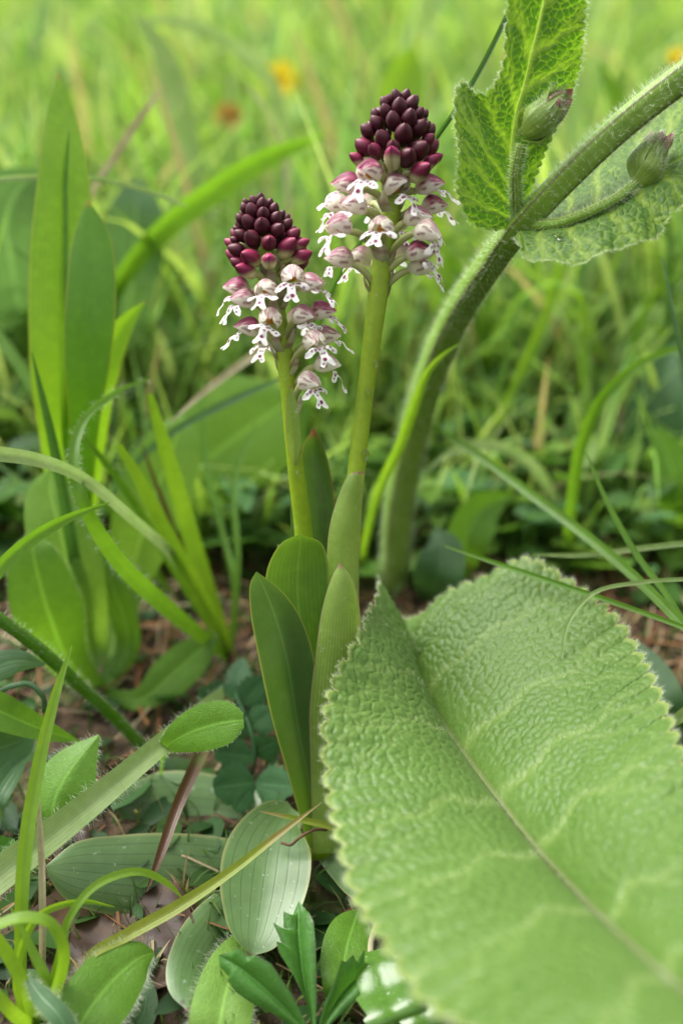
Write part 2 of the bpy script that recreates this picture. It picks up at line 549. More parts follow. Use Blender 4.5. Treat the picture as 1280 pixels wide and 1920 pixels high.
def lip_geo(seed):
    """white lip, two arms and a forked body like a little figure, purple spots"""
    r = np.random.default_rng(seed)
    st = .16
    gx = np.arange(-3.3, 3.31, st); gy = np.arange(-.5, 5.3, st)
    X, Y = np.meshgrid(gx, gy, indexing='ij')
    def cap(ax, ay, bx, by, r0, r1):
        dx, dy = bx - ax, by - ay
        t = np.clip(((X - ax) * dx + (Y - ay) * dy) / (dx * dx + dy * dy), 0, 1)
        return np.hypot(X - ax - t * dx, Y - ay - t * dy) - (r0 + (r1 - r0) * t)
    j = lambda s: r.normal() * s
    D = np.minimum.reduce([cap(0, 0, 0, 3.0, .62, .62), cap(0, .75, -2.0 + j(.15), 1.75 + j(.3), .4, .62), cap(0, .75, 2.0 + j(.15), 1.75 + j(.3), .4, .62),
                           cap(0, 2.9, -.85 + j(.1), 4.25 + j(.2), .55, .42), cap(0, 2.9, .85 + j(.1), 4.25 + j(.2), .55, .42)])
    D = D + .05 * np.sin(X * 7 + seed) * np.sin(Y * 6)
    g0, g1 = np.gradient(D, st)
    ok = D < st * .9
    push = np.clip(D, 0, None)
    gl = np.hypot(g0, g1) + 1e-6
    X2, Y2 = X - push * g0 / gl, Y - push * g1 / gl
    n, m = X.shape
    Q = gridq(n, m)
    Q = Q[ok.ravel()[Q].all(1)]
    used, inv = np.unique(Q, return_inverse=True)
    Q = inv.reshape(Q.shape)
    x, b = X2.ravel()[used], Y2.ravel()[used]
    s = np.linspace(-.6, 5.5, 80)
    ang = np.radians(-2 - 58 / (1 + np.exp(-(s - 1.2) * 2.2)) + 10 * np.clip((s - 3) / 2, 0, 1) + r.normal() * 6)
    yy = np.concatenate([[0], np.cumsum(np.cos((ang[1:] + ang[:-1]) / 2) * np.diff(s))]); zz = np.concatenate([[0], np.cumsum(np.sin((ang[1:] + ang[:-1]) / 2) * np.diff(s))])
    y, z = np.interp(b, s, yy), np.interp(b, s, zz)
    nz = np.interp(b, s, np.cos(ang)); ny = np.interp(b, s, -np.sin(ang))
    lift = -.22 * (x / 1.4)**2 * np.clip(b, 0, 2) * .5 + .12 * np.sin(x * 2.2 + seed) + .1 * np.sin(b * 3 + seed)
    y, z = y + ny * lift, z + nz * lift
    V = np.stack([x, y, z], 1) * 1.12 + np.array([0, 2.2, -.35])
    c = np.tile([.93, .92, .92], (len(V), 1))
    spots = [(0, 3.35 + j(.1), .3), (-.3, 1.3, .17), (.28, 1.5, .17), (0, .7, .16), (-.15, 2.1, .14), (.25, 2.35, .13), (-1.3, 1.35, .2), (1.25, 1.45, .2),
             (-1.9, 1.75, .16), (1.8, 1.6, .15), (-.75, 1.1, .15), (.7, 1.15, .15), (.55, 3.9, .14), (-.2, .2, .18), (.35, .3, .15)]
    for sx, sy, sr in spots:
        if r.random() < .14: continue
        d = np.hypot(x - sx - j(.1), b - sy - j(.1))
        c = lerp(c, np.array([.20, .008, .07]), np.clip((sr + .1 - d) / .12, 0, 1))
    c = lerp(c, np.array([.55, .28, .42]), .25 * np.clip(.6 - b, 0, 1))
    return dict(V=V, Q=Q, col=c)

def bud_geo(seed, stage):
    """closed bud with the seams of its sepals; y is the long axis, unit width"""
    r = np.random.default_rng(seed)
    n, k = 16, 24
    t = np.linspace(0, 1, n)[:, None]; th = np.linspace(0, 2 * np.pi, k, endpoint=False)[None]
    rad = .5 * np.clip(np.sin(np.pi * np.clip(t, .015, .992)**(.88 + .12 * (stage < 1))), 0, 1)**.62
    seam = np.minimum.reduce([np.abs(np.angle(np.exp(1j * (th - a)))) for a in (np.pi / 2 - .62, np.pi / 2 + .62, 3 * np.pi / 2, np.pi / 2)])
    rad = rad * (1 - .09 * np.exp(-(seam / .11)**2) * np.sin(np.pi * t)**.5)
    Lg = 1.42 + .2 * (stage > .5) + .15 * (stage > 1.2)
    y = (t - .5) * Lg + 0 * th
    V = np.stack(np.broadcast_arrays(rad * np.cos(th), y, rad * np.sin(th) + .08 * np.sin(np.pi * t)), -1)
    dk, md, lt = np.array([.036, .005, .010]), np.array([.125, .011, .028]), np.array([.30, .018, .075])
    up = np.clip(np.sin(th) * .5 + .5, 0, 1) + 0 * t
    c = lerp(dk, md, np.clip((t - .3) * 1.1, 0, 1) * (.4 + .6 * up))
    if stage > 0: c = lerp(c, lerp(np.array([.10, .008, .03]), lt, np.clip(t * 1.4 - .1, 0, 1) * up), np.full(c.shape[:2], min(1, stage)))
    if stage > .9:
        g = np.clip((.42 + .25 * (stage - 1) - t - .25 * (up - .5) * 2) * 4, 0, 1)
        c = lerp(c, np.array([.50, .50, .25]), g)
    if stage > 1.5:
        side = np.exp(-((seam - .5) / .25)**2) * np.clip((.9 - t) * 3, 0, 1)
        c = lerp(c, np.array([.58, .52, .34]), side * .85)
        c = lerp(c, MAGENTA, np.clip((t - .7) * 3, 0, 1) * .7)
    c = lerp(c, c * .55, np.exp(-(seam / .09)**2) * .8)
    i, j = np.meshgrid(np.arange(n - 1), np.arange(k), indexing='ij'); q = (i * k + j).ravel(); q2 = (i * k + (j + 1) % k).ravel()
    return dict(V=V.reshape(-1, 3), Q=np.stack([q, q2, q2 + k, q + k], 1), col=c.reshape(-1, 3))

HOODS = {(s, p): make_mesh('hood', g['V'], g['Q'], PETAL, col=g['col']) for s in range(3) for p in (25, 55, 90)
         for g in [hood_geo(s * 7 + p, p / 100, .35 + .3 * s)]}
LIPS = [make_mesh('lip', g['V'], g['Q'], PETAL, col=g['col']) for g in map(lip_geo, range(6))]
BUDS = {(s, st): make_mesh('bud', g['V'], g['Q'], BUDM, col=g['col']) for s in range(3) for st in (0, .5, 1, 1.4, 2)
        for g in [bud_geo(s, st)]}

class Spike:
    """axis of a flowering stem, given as (x, y, d, radius in mm) down the photograph"""
    def __init__(s, root, ax):
        s.root, s.ax = root, np.asarray(ax, float)
    def at(s, y):
        a = s.ax
        return tuple(np.interp(y, a[:, 1], a[:, k]) for k in (0, 2))
    def axis_pt(s, y):
        x, d = s.at(y)
        return P(x, y, d)

def place(name, me, root, pos, out, up, scale=1.0, parent=None, rollv=0.0):
    f = unit(np.asarray(out)); r_ = unit(np.cross(f, up)); u_ = np.cross(r_, f)
    if rollv:
        r_, u_ = r_ * math.cos(rollv) + u_ * math.sin(rollv), u_ * math.cos(rollv) - r_ * math.sin(rollv)
    o = bpy.data.objects.new(name, me)
    COL.objects.link(o)
    o.parent = root
    R = np.stack([r_, f, u_], 1)
    b = base_of(root)
    M = Matrix([[*(R[k] * scale), (pos[k] - b[k]) * MM] for k in range(3)] + [[0, 0, 0, 1]])
    o.matrix_basis = M
    return o, R

ZV = np.array([0, 0, 1.0])
def outdir(az):
    a = math.radians(az)
    return np.array([math.sin(a), -math.cos(a), 0.0])

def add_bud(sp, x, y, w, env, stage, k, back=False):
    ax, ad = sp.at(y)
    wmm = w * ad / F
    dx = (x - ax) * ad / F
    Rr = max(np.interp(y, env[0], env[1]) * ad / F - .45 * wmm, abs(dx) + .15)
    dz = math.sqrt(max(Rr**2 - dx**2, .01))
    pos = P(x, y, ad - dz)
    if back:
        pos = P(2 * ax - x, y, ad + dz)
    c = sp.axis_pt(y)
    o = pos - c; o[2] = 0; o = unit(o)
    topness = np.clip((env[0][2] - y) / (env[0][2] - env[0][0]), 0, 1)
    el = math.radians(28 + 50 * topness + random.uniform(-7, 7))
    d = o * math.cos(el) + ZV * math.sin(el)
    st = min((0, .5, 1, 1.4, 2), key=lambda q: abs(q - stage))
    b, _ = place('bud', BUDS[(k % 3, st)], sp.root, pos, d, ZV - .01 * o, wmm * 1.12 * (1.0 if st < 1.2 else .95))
    if stage >= 1:
        add_ovary(sp, b, pos, d, wmm * .55, y, 38 + 10 * (stage > 1.3), .55)
    return b

def add_ovary(sp, fl, pos, d, backlen, y, drop, r1, bract=True, az=None):
    """ribbed green stalk from the stem up to the back of the flower, with its bract"""
    pos = np.asarray(pos); st = sp.axis_pt(y + drop)
    end = pos - d * backlen * .9 if az is None else pos + d * .25
    out = unit((pos - st) * np.array([1, 1, 0]))
    c = [st, st + (end - st) * .35 + ZV * 1.5 + out * .3, st + (end - st) * .7 + ZV * 1.3 + out * .5, end]
    g = tube(c, [.45, .62, .68, r1], k=10, square=.06, n=14)
    v = np.concatenate([np.repeat(np.linspace(0, 1, 14), 10), [0, 1]])
    gc = lerp(np.array([.17, .25, .045]), np.array([.44, .46, .18]), v)
    nz = np.sin(np.arange(len(v)) * 2.3) * .5 + .5
    gc = lerp(gc, np.array([.22, .06, .05]), .5 * nz * np.exp(-((v - .25) / .18)**2))
    M = np.array(fl.matrix_basis); R = M[:3, :3]; s2 = np.dot(R[:, 0], R[:, 0])
    b = base_of(sp.root) + M[:3, 3] / MM
    me = make_mesh('ovary', (g['V'] - b) @ R / s2, g['Q'], OVARY, col=gc, tris=g['T'])
    link('ovary', me, fl)
    if bract:
        side = unit(np.cross(out, ZV)); q = []
        for i, t in enumerate(np.linspace(0, 1, 9)):
            cc = st + out * (.9 + 1.6 * t + .7 * math.sin(t * 3)) + ZV * (4.6 * t - .8)
            w_ = 1.15 * math.sin(math.pi * min(.96, .22 + .76 * t))**.8
            for u in (-1, -.5, 0, .5, 1):
                q.append(cc + side * u * w_ - out * .5 * w_ * abs(u))
        q = np.array(q)
        vv = np.repeat(np.linspace(0, 1, 9), 5)
        bc = lerp(np.array([.40, .44, .22]), np.array([.55, .50, .38]), vv)
        bc = lerp(bc, np.array([.26, .05, .06]), np.clip(np.sin(vv * 11 + pos[0]) - .35, 0, 1) * .9 * (vv < .8))
        me = make_mesh('bract', (q - b) @ R / s2, gridq(9, 5), PETAL, col=bc)
        link('bract', me, fl)

def add_flower(sp, x, y, az, k, pink=55, el=14, sc=1.0, roll=0, R0=None, lipk=None, drop=62):
    ax, ad = sp.at(y)
    dx = (x - ax) * ad / F
    sa = math.sin(math.radians(az))
    Rr = R0 if R0 else (np.clip(abs(dx / sa), 4.0, 11.0) if abs(sa) > .4 else 7.0)
    hc = P(x, y, ad - Rr * math.cos(math.radians(az)))           # centre of the helmet
    o = outdir(az)
    e = math.radians(el + random.uniform(-4, 4))
    d = o * math.cos(e) + ZV * math.sin(e)
    pos = hc - d * 2.4 * sc
    fl, R = place('flower', HOODS[(k % 3, pink)], sp.root, pos, d, ZV, sc, rollv=math.radians(roll))
    lp = link('lip', LIPS[(k if lipk is None else lipk) % 6], fl)
    lp.rotation_euler = (math.radians(-el * .5 + random.uniform(-6, 6)), 0, math.radians(random.uniform(-9, 9)))
    add_ovary(sp, fl, pos, d, 0, y, drop, .5, az=az)
    return fl

STEM = leaf_mat('orchid_stem', (.23, .34, .015), alt=(.19, .30, .012), veins=26, vein_amt=.12, trans=0, rough=.42, spec=.3, nscale=90, speck=.2, tgain=(1.6, 1.6, 1), bstr=.25)
OL_BRIGHT = leaf_mat('orchid_leaf_bright', (.075, .16, .018), alt=(.058, .135, .014), veins=15, vein_amt=.3, mid=.18, edge=(.17, .22, .05), trans=.42, rough=.33, spec=.5, nscale=70, bstr=.25)
OL_BLUE = leaf_mat('orchid_leaf_blue', (.062, .125, .035), alt=(.05, .12, .022), veins=17, vein_amt=.2, mid=.3, edge=(.2, .24, .06), trans=.34, rough=.34, spec=.55, nscale=60, bstr=.2, low=(.085, .17, .018))
OL_SHEATH = leaf_mat('orchid_sheath', (.225, .33, .07), alt=(.18, .29, .05), veins=15, vein_amt=.6, edge=(.25, .2, .12), tip=(.28, .10, .12), tip_at=.94, trans=.36, rough=.36, spec=.5, nscale=110, speck=.3, bstr=.35)
OL_DARK = leaf_mat('orchid_leaf_dark', (.05, .11, .018), alt=(.04, .09, .014), veins=11, vein_amt=.3, edge=(.2, .08, .07), tip=(.16, .03, .05), trans=.42, rough=.35, spec=.5, nscale=90)
OL_ROS = leaf_mat('rosette_leaf', (.095, .165, .06), alt=(.08, .15, .05), veins=8, vein_amt=.4, edge=(.22, .24, .1), tip=(.10, .06, .03), tip_at=.97, trans=.2, rough=.38, spec=.5, nscale=60, spots=(120, .09, (.04, .03, .02)), speck=.3, bstr=.1, dark=.55)

# --- the taller orchid
baseR = P(608, 1600, 187)
oR = thing('orchid', 'taller orchid with dark maroon bud tip, white spotted flowers and sheathed stem', 'orchid', baseR, 'burnt-tip orchids')
axR = [(751, 186, 168), (750, 196, 168), (744, 280, 169), (735, 380, 170), (720, 470, 171), (706, 570, 172), (694, 660, 173), (682, 760, 174.5), (668, 880, 176), (645, 1100, 179), (622, 1350, 183), (608, 1600, 187)]
spR = Spike(oR, axR)
A = np.array(axR, float)
obj('stem', tube(P(A[:, 0], A[:, 1], A[:, 2]), [.3, .7, 1.3, 1.6, 1.75, 1.8, 1.6, 1.55, 1.65, 1.9, 2.2, 2.6], k=18, square=.035, n=70), STEM, oR)
envR = ((178, 205, 330, 360), (20, 46, 84, 88))
for k, (zx, zy, zw, st) in enumerate([(650, 150, 130, 0), (775, 140, 120, 0), (885, 190, 95, 0), (575, 175, 90, 0), (510, 220, 110, 0), (695, 275, 165, 0), (845, 240, 150, 0), (525, 320, 128, 0),
        (930, 350, 120, 0), (400, 360, 105, 0), (420, 470, 152, 0), (615, 430, 155, 0), (810, 410, 170, 0), (305, 560, 140, 0), (930, 530, 165, 0), (1015, 500, 100, 0), (490, 660, 172, 0),
        (745, 600, 192, 0), (270, 760, 180, .5), (925, 800, 205, 0), (1035, 670, 135, .5), (180, 890, 120, 1), (610, 880, 195, 2), (790, 880, 190, 0), (400, 800, 150, .5), (950, 1050, 190, 1),
        (1070, 930, 140, 1), (620, 760, 150, 0)]):
    add_bud(spR, 640 + zx / 6.4, 160 + zy / 6.4, zw / 6.4, envR, st, k)
    if k > 4: add_bud(spR, 640 + zx / 6.4, 160 + zy / 6.4, zw / 6.4, envR, st, k, back=True)
for k, (x, y, az, pink, el, roll, lipk) in enumerate([
        (690, 326, -38, 90, 18, 0, 0), (650, 350, -72, 90, 16, 8, 1), (662, 390, -62, 55, 14, 0, 2), (634, 428, -48, 55, 10, -6, 3), (637, 490, -80, 55, 14, 0, 4), (713, 432, -14, 25, 16, 0, 5),
        (746, 352, 42, 55, 24, 0, 0), (804, 352, 84, 90, 18, 0, 1), (782, 412, 66, 55, 14, 0, 2), (786, 478, 74, 90, 16, 5, 3), (800, 440, 58, 25, -4, 0, 4), (676, 488, -125, 55, 10, 0, 5),
        (632, 388, -112, 25, 6, 0, 0), (812, 390, 104, 90, 12, 0, 1), (788, 505, 96, 25, 4, 0, 2), (700, 380, 170, 90, 10, 0, 3), (745, 420, 150, 55, 10, 0, 4), (745, 480, -160, 55, 10, 0, 5)]):
    add_flower(spR, x, y, az, k, pink, el, 1.08 if k < 12 else 1.0, roll, lipk=lipk, drop=62 if y > 400 else 48)
# sheathing leaves of the taller orchid
obj('sheath_leaf', sheet([(601, 1330, 180), (606, 1180, 178), (611, 1060, 176.5), (618, 985, 175), (634, 930, 174), (652, 892, 173.3), (664, 885, 173)],
                         [(668, 1330, 181), (673, 1180, 178.5), (673, 1060, 177), (677, 985, 175.5), (680, 930, 174.5), (683, 895, 174), (683, 884, 174)], 44, 13, 1.8)
    , OL_SHEATH, oR)
obj('sheath_leaf', sheet([(586, 1600, 184), (582, 1440, 180), (580, 1330, 177), (592, 1220, 174.5), (604, 1140, 173), (622, 1082, 172), (637, 1056, 171.6)],
                         [(660, 1600, 184.5), (664, 1440, 181), (676, 1330, 178), (678, 1220, 176), (674, 1140, 174), (660, 1085, 172.4), (638, 1056, 171.6)], 48, 13, 2.2)
    , OL_SHEATH, oR)
# --- the shorter orchid and its leaves
baseL = P(592, 1604, 188)
oL = thing('orchid', 'shorter orchid with maroon bud cone above the broad upright leaves and ground rosette', 'orchid', baseL, 'burnt-tip orchids')
axL = [(489, 378, 171), (490, 388, 171), (500, 460, 171.5), (512, 540, 172.5), (526, 620, 173.5), (537, 700, 174.5), (546, 800, 176), (557, 900, 178.5), (569, 1000, 181.5), (580, 1200, 185), (588, 1420, 187), (592, 1604, 188)]
spL = Spike(oL, axL)
A = np.array(axL, float)
obj('stem', tube(P(A[:, 0], A[:, 1], A[:, 2]), [.3, .6, 1.2, 1.5, 1.55, 1.5, 1.45, 1.6, 1.75, 2.0, 2.2, 2.4], k=18, square=.035, n=70), STEM, oL)
envL = ((372, 395, 480, 520), (16, 38, 66, 76))
for k, (zx, zy, zw, st) in enumerate([(490, 90, 105, 0), (395, 140, 125, 0), (285, 145, 80, 0), (515, 180, 145, 0), (615, 155, 95, 0), (270, 225, 112, 0), (370, 265, 160, 0), (670, 240, 130, 0), (525, 310, 155, 0),
        (775, 310, 95, 0), (215, 370, 112, 0), (330, 420, 172, 0), (690, 370, 150, 0), (510, 470, 192, 0), (835, 450, 142, 0), (710, 530, 175, 0), (230, 590, 150, 0), (165, 505, 80, 0), (375, 640, 195, 0),
        (600, 690, 175, .5), (140, 650, 90, 0), (175, 790, 175, 0), (850, 750, 205, 1), (920, 590, 165, .5), (1040, 700, 130, 1), (1035, 870, 175, 1), (350, 890, 200, 1), (185, 960, 150, .5), (600, 930, 185, 2),
        (290, 1060, 190, 1.4)]):
    add_bud(spL, 420 + zx / 7.11, 360 + zy / 7.11, zw / 7.11, envL, st, k)
    if k > 5: add_bud(spL, 420 + zx / 7.11, 360 + zy / 7.11, zw / 7.11, envL, st, k + 1, back=True)
for k, (x, y, az, pink, el, roll, lipk) in enumerate([
        (498, 548, -22, 25, 16, -8, 1), (549, 522, 8, 25, 10, 0, 5), (584, 536, 58, 55, 14, 0, 2), (445, 543, -86, 90, 14, 0, 3), (456, 566, -68, 55, 12, 0, 4), (465, 618, -74, 90, 16, 0, 0), (506, 602, 4, 25, 12, 12, 1),
        (570, 596, 50, 55, 14, 0, 2), (604, 588, 82, 90, 12, 0, 3), (590, 644, 16, 25, 10, -6, 4), (580, 720, 46, 25, 6, 0, 5), (612, 686, 80, 25, 8, 0, 0), (612, 634, 96, 55, 10, 0, 1),
        (500, 560, -170, 55, 10, 0, 2), (560, 600, 150, 55, 10, 0, 3), (500, 640, -140, 55, 10, 0, 4)]):
    add_flower(spL, x, y, az, k + 2, pink, el, 1.0, roll, R0=6.0 if abs(az) < 25 else None, lipk=lipk, drop=58 if y > 560 else 46)
obj('sheath_leaf', blade([(553, 876, 176.4), (552, 846, 175.1), (550, 812, 174.0), (548, 770, 173.0), (546, 722, 172.4)], [4, 20, 27, 22, 3], m=9, fold=.25), OL_SHEATH, oL)
obj('leaf', sheet([(572, 1560, 185), (545, 1360, 179), (512, 1200, 175), (497, 1110, 173.5), (503, 1060, 173), (528, 1018, 173), (560, 1002, 173)],
                  [(620, 1560, 186), (624, 1360, 181), (622, 1200, 177), (618, 1110, 175.5), (614, 1050, 174.5), (602, 1018, 173.5), (562, 1002, 173)], 44, 15, -1.6), OL_BRIGHT, oL)
obj('leaf', sheet([(578, 1590, 184), (545, 1470, 179), (510, 1350, 174), (484, 1230, 170), (470, 1150, 168), (469, 1095, 167.5), (480, 1072, 167.5)],
                  [(618, 1590, 185), (612, 1470, 181), (600, 1350, 178), (590, 1240, 175), (565, 1160, 172), (530, 1110, 169.5), (482, 1072, 167.5)], 48, 15, -2.8, .4), OL_BLUE, oL)
obj('leaf', sheet([(560, 1250, 190), (566, 1100, 187), (568, 980, 186), (566, 900, 186), (568, 838, 186.5), (587, 803, 187)],
                  [(612, 1250, 191), (622, 1100, 189), (629, 980, 188), (622, 900, 188), (607, 838, 187.5), (588, 803, 187)], 40, 13, -2.5), OL_DARK, oL)
obj('leaf', blade([(556, 1060, 186), (550, 990, 185), (545, 930, 185)], [14, 12, 3], roll=25), OL_BLUE, oL)
for pts, w, rl in [([(548, 1515, 189), (522, 1545, 184), (505, 1590, 179), (496, 1645, 174), (487, 1710, 169), (477, 1765, 165), (470, 1790, 164)], [30, 100, 152, 168, 144, 88, 8], 0),
                   ([(560, 1650, 188), (430, 1652, 185), (330, 1645, 182), (220, 1640, 178), (130, 1632, 175), (84, 1628, 174)], [70, 150, 158, 142, 96, 6], 0),
                   ([(560, 1560, 194), (440, 1522, 199), (350, 1512, 199), (270, 1506, 197), (212, 1478, 196)], [60, 112, 132, 112, 8], 6),
                   ([(470, 1660, 181), (400, 1730, 173), (362, 1790, 166), (346, 1850, 160), (352, 1892, 157)], [50, 80, 84, 62, 6], -14)]:
    obj('rosette_leaf', blade(pts, w, n=44, m=13, roll=rl, fold=.1, cup=.3 if len(pts) != 7 else -.12, wave=.03), OL_ROS, oL)
obj('rosette_leaf', blade([(600, 1590, 187), (640, 1620, 182), (690, 1660, 174), (740, 1700, 168)], [30, 60, 70, 6], n=30, m=9, cup=.2), OL_ROS, oL)
# ------------------------------------------------------------------ meadow sage: hairy stem, stem leaves, side shoots, one huge basal leaf
def voronoi(p, size, seed=0):
    """F1, F2 of jittered cells (p in mm, 2D)"""
    q = p / size
    c = np.floor(q).astype(int)
    f1 = np.full(len(p), 9.0); f2 = np.full(len(p), 9.0)
    for dx in (-1, 0, 1):
        for dy in (-1, 0, 1):
            cx, cy = c[:, 0] + dx, c[:, 1] + dy
            h = np.sin(cx * 127.1 + cy * 311.7 + seed) * 43758.5453; h2 = np.sin(cx * 269.5 + cy * 183.3 + seed) * 43758.5453
            px_, py_ = cx + (h - np.floor(h)) * .9 + .05, cy + (h2 - np.floor(h2)) * .9 + .05
            d = np.hypot(px_ - q[:, 0], py_ - q[:, 1])
            f2 = np.minimum(np.maximum(f1, d), f2); f1 = np.minimum(f1, d)
    return f1, f2

def sage_leaf(mid, left, right, nS=200, nU=60, s0=.16, cell=2.2, amp=.35, bul=2.0, veins=8, teeth=26, tooth=1.1, ruff=.5, seed=0, px=True, flatmid=.18, netw=.55, mpow=(1.05, 1.05)):
    """wrinkled leaf: rows fan out from the midrib to a toothed margin; quilted between sunken veins"""
    W = lambda a: (lambda a: P(a[:, 0], a[:, 1], a[:, 2]))(np.asarray(a, float)) if px else np.asarray(a, float)
    mid, left, right = W(mid), W(left), W(right)
    s = np.linspace(0, 1, nS)
    gs, margins = [], []
    Ltot = np.linalg.norm(np.diff(mid, axis=0), axis=1).sum()
    M0 = crv(mid, 400)
    for side, ol in ((-1, left), (1, right)):
        O = crv(ol, nS)
        ms = np.clip((s - s0) / (1 - s0), 0, 1)**mpow[side > 0]
        M = np.stack([np.interp(ms, np.linspace(0, 1, 400), M0[:, k]) for k in range(3)], 1)
        tang = unit(np.gradient(O, axis=0))
        outw = unit(O - M + 1e-6); outw = unit(outw - tang * np.sum(outw * tang, 1, keepdims=True))
        taper = np.clip(np.minimum(s, 1 - s) * 12, 0, 1)
        tt = (s * teeth + .13 * np.sin(s * 40 + seed)) % 1
        O0 = O
        O = O + outw * (tooth * (np.abs(np.sin(np.pi * tt))**.6 - .6) * taper)[:, None]
        u = np.linspace(0, 1, nU)**.92
        V = M[:, None] * (1 - u)[None, :, None] + O[:, None] * u[None, :, None]
        V0 = M[:, None] * (1 - u)[None, :, None] + O0[:, None] * u[None, :, None]
        du = np.gradient(V0, axis=1); ds = np.gradient(V0, axis=0)
        N = np.cross(du, ds); N = unit(N + 1e-9)
        flip = np.sum(N * (CAM - V), -1, keepdims=True)
        ref = unit(np.mean(N[nS // 3: 2 * nS // 3].reshape(-1, 3), 0))
        if np.dot(ref, unit(CAM - np.mean(V.reshape(-1, 3), 0))) < 0: N = -N
        plane_x = unit(mid[-1] - mid[0]); plane_y = unit(np.cross(ref, plane_x))
        # flattened coordinates along the leaf for the wrinkles
        rel = V - mid[0]
        dU = np.concatenate([np.zeros((nS, 1)), np.cumsum(np.linalg.norm(np.diff(V, axis=1), axis=2), 1)], 1)
        p2 = np.stack([(rel @ plane_x).ravel(), np.where(True, rel @ plane_y, 0).ravel()], 1)
        p2 = p2 + .5 * np.stack([np.sin(p2[:, 1] * .8), np.sin(p2[:, 0] * .7)], 1)
        f1, f2 = voronoi(p2 * np.array([1.0, .8]), cell, seed)
        e = (f2 - f1).reshape(nS, nU)
        g1, g2 = voronoi(p2, cell * .45, seed + 3)
        e2 = (g2 - g1).reshape(nS, nU)
        U = np.broadcast_to(u[None], e.shape); S_ = np.broadcast_to(s[:, None], e.shape)
        vein = np.zeros_like(e)
        for k in range(veins):
            sk = .04 + .9 * (k + .3 * ((k * 37 + (side > 0) * 17) % 10) / 10) / veins
            cen = sk + .07 * U**1.5 + .006 * np.sin(U * 18 + k)
            dist = np.abs(S_ - cen) * Ltot * 1.2 * (.35 + .65 * U)
            vein = np.maximum(vein, np.exp(-(dist / .55)**2) * (1 - .35 * U))
            for fk, dirn in ((.4, 1), (.6, -1), (.75, 1)):
                cen2 = cen + dirn * .11 * np.clip(U - fk, 0, 1)
                dist = np.abs(S_ - cen2) * Ltot * 1.2 * (.35 + .65 * U) + (U < fk) * 9
                vein = np.maximum(vein, .6 * np.exp(-(dist / .5)**2))
        rib = np.exp(-((dU) / (.75 * (1 - .6 * S_)))**2)
        fade = np.clip(U / flatmid, .3, 1) * np.clip((S_) / .05, .3, 1)
        dome = np.clip(e / .38, 0, 1); dome = dome * dome * (3 - 2 * dome)
        dome2 = np.clip(e2 / .4, 0, 1)
        disp = amp * fade * (dome + .35 * dome2 - 1.0) - .42 * vein * fade * (1 - U) - .5 * rib * (1 - .5 * S_)
        disp = disp + bul * np.sin(np.pi * U**.8) * np.sin(np.pi * np.clip(S_ * .95 + .05, 0, 1))**.5
        disp = disp + ruff * U**3 * np.sin(S_ * 46 + seed * 2 + side) + .6 * U**2 * np.sin(S_ * 17 + seed)
        V = V + N * disp[..., None]
        vc = np.clip(np.maximum.reduce([vein, rib, netw * (1 - np.clip(e / .14, 0, 1)), .25 * (1 - np.clip(e2 / .15, 0, 1))]), 0, 1)
        edge = np.clip((U - .965) / .03, 0, 1)
        col = np.stack([vc, edge, np.clip(rib, 0, 1)], -1).reshape(-1, 3)
        Q = gridq(nS, nU)
        if side > 0: Q = Q[:, ::-1]
        gs.append(dict(V=V.reshape(-1, 3), Q=Q, col=col, uv=np.stack([U.ravel() * side * .5 + .5, S_.ravel()], 1)))
        margins.append((V, N, outw, vein, rib))
    return merge(gs), margins

def sage_mat(name, base, veinc, edgec, ribc, trans=.3, tgain=(2.2, 2.1, 1.0), rough=.55, sheen=.25, vmix=.6):
    m, n, l, out = nt(name)
    a = n.new('ShaderNodeAttribute'); a.attribute_name = 'Col'
    sp = n.new('ShaderNodeSeparateXYZ'); l.new(a.outputs['Vector'], sp.inputs[0])
    oc = objco(n)
    n1 = noise(n, l, 55, 4, oc); n2 = noise(n, l, 1500, 3, oc)
    c = mixc(n, l, ramp(n, l, n1.outputs[0], .35, .68), base, tuple(x * y for x, y in zip(base, (.8, .86, .7))))
    c = mixc(n, l, mathn(n, l, 'MULTIPLY', ramp(n, l, n2.outputs[0], .45, .7), .35), c, tuple(x * 1.4 + .02 for x in base))
    c = mixc(n, l, mathn(n, l, 'MULTIPLY', sp.outputs[0], vmix), c, veinc)
    c = mixc(n, l, mathn(n, l, 'MULTIPLY', sp.outputs[2], .8), c, ribc)
    c = mixc(n, l, mathn(n, l, 'MULTIPLY', sp.outputs[1], .8), c, edgec)
    vo = n.new('ShaderNodeTexVoronoi'); vo.inputs['Scale'].default_value = 95; l.new(oc, vo.inputs['Vector'])
    rs = n.new('ShaderNodeSeparateColor'); l.new(vo.outputs['Color'], rs.inputs[0])
    spot = mathn(n, l, 'MULTIPLY', ramp(n, l, vo.outputs['Distance'], .085, .05), mathn(n, l, 'GREATER_THAN', rs.outputs[0], .88))
    c = mixc(n, l, mathn(n, l, 'MULTIPLY', spot, .8), c, (.16, .09, .02))
    g = n.new('ShaderNodeRGB'); g.outputs[0].default_value = (*tgain, 1)
    tc = mixc(n, l, 1.0, c, g.outputs[0], 'MULTIPLY')
    return finish(m, n, l, out, c, tc, trans, rough, .4, n2.outputs[0], .35, .0002, sheen)

SAGE_BIG = sage_mat('sage_basal_leaf', (.082, .165, .022), (.165, .255, .06), (.26, .32, .08), (.30, .34, .16), sheen=.05, vmix=.75, rough=.46)
SAGE_STEM_LEAF = sage_mat('sage_stem_leaf', (.06, .15, .014), (.30, .42, .05), (.28, .36, .12), (.34, .42, .10), trans=.42, tgain=(1.45, 1.7, .6), vmix=.8, sheen=.06)
SAGE_STEM = leaf_mat('sage_stem', (.16, .28, .03), alt=(.13, .24, .025), veins=4, voff=.5, veinc=(.10, .085, .035), vein_amt=.9, trans=0, rough=.5, spec=.35, nscale=120, dark=.9, bstr=.3)

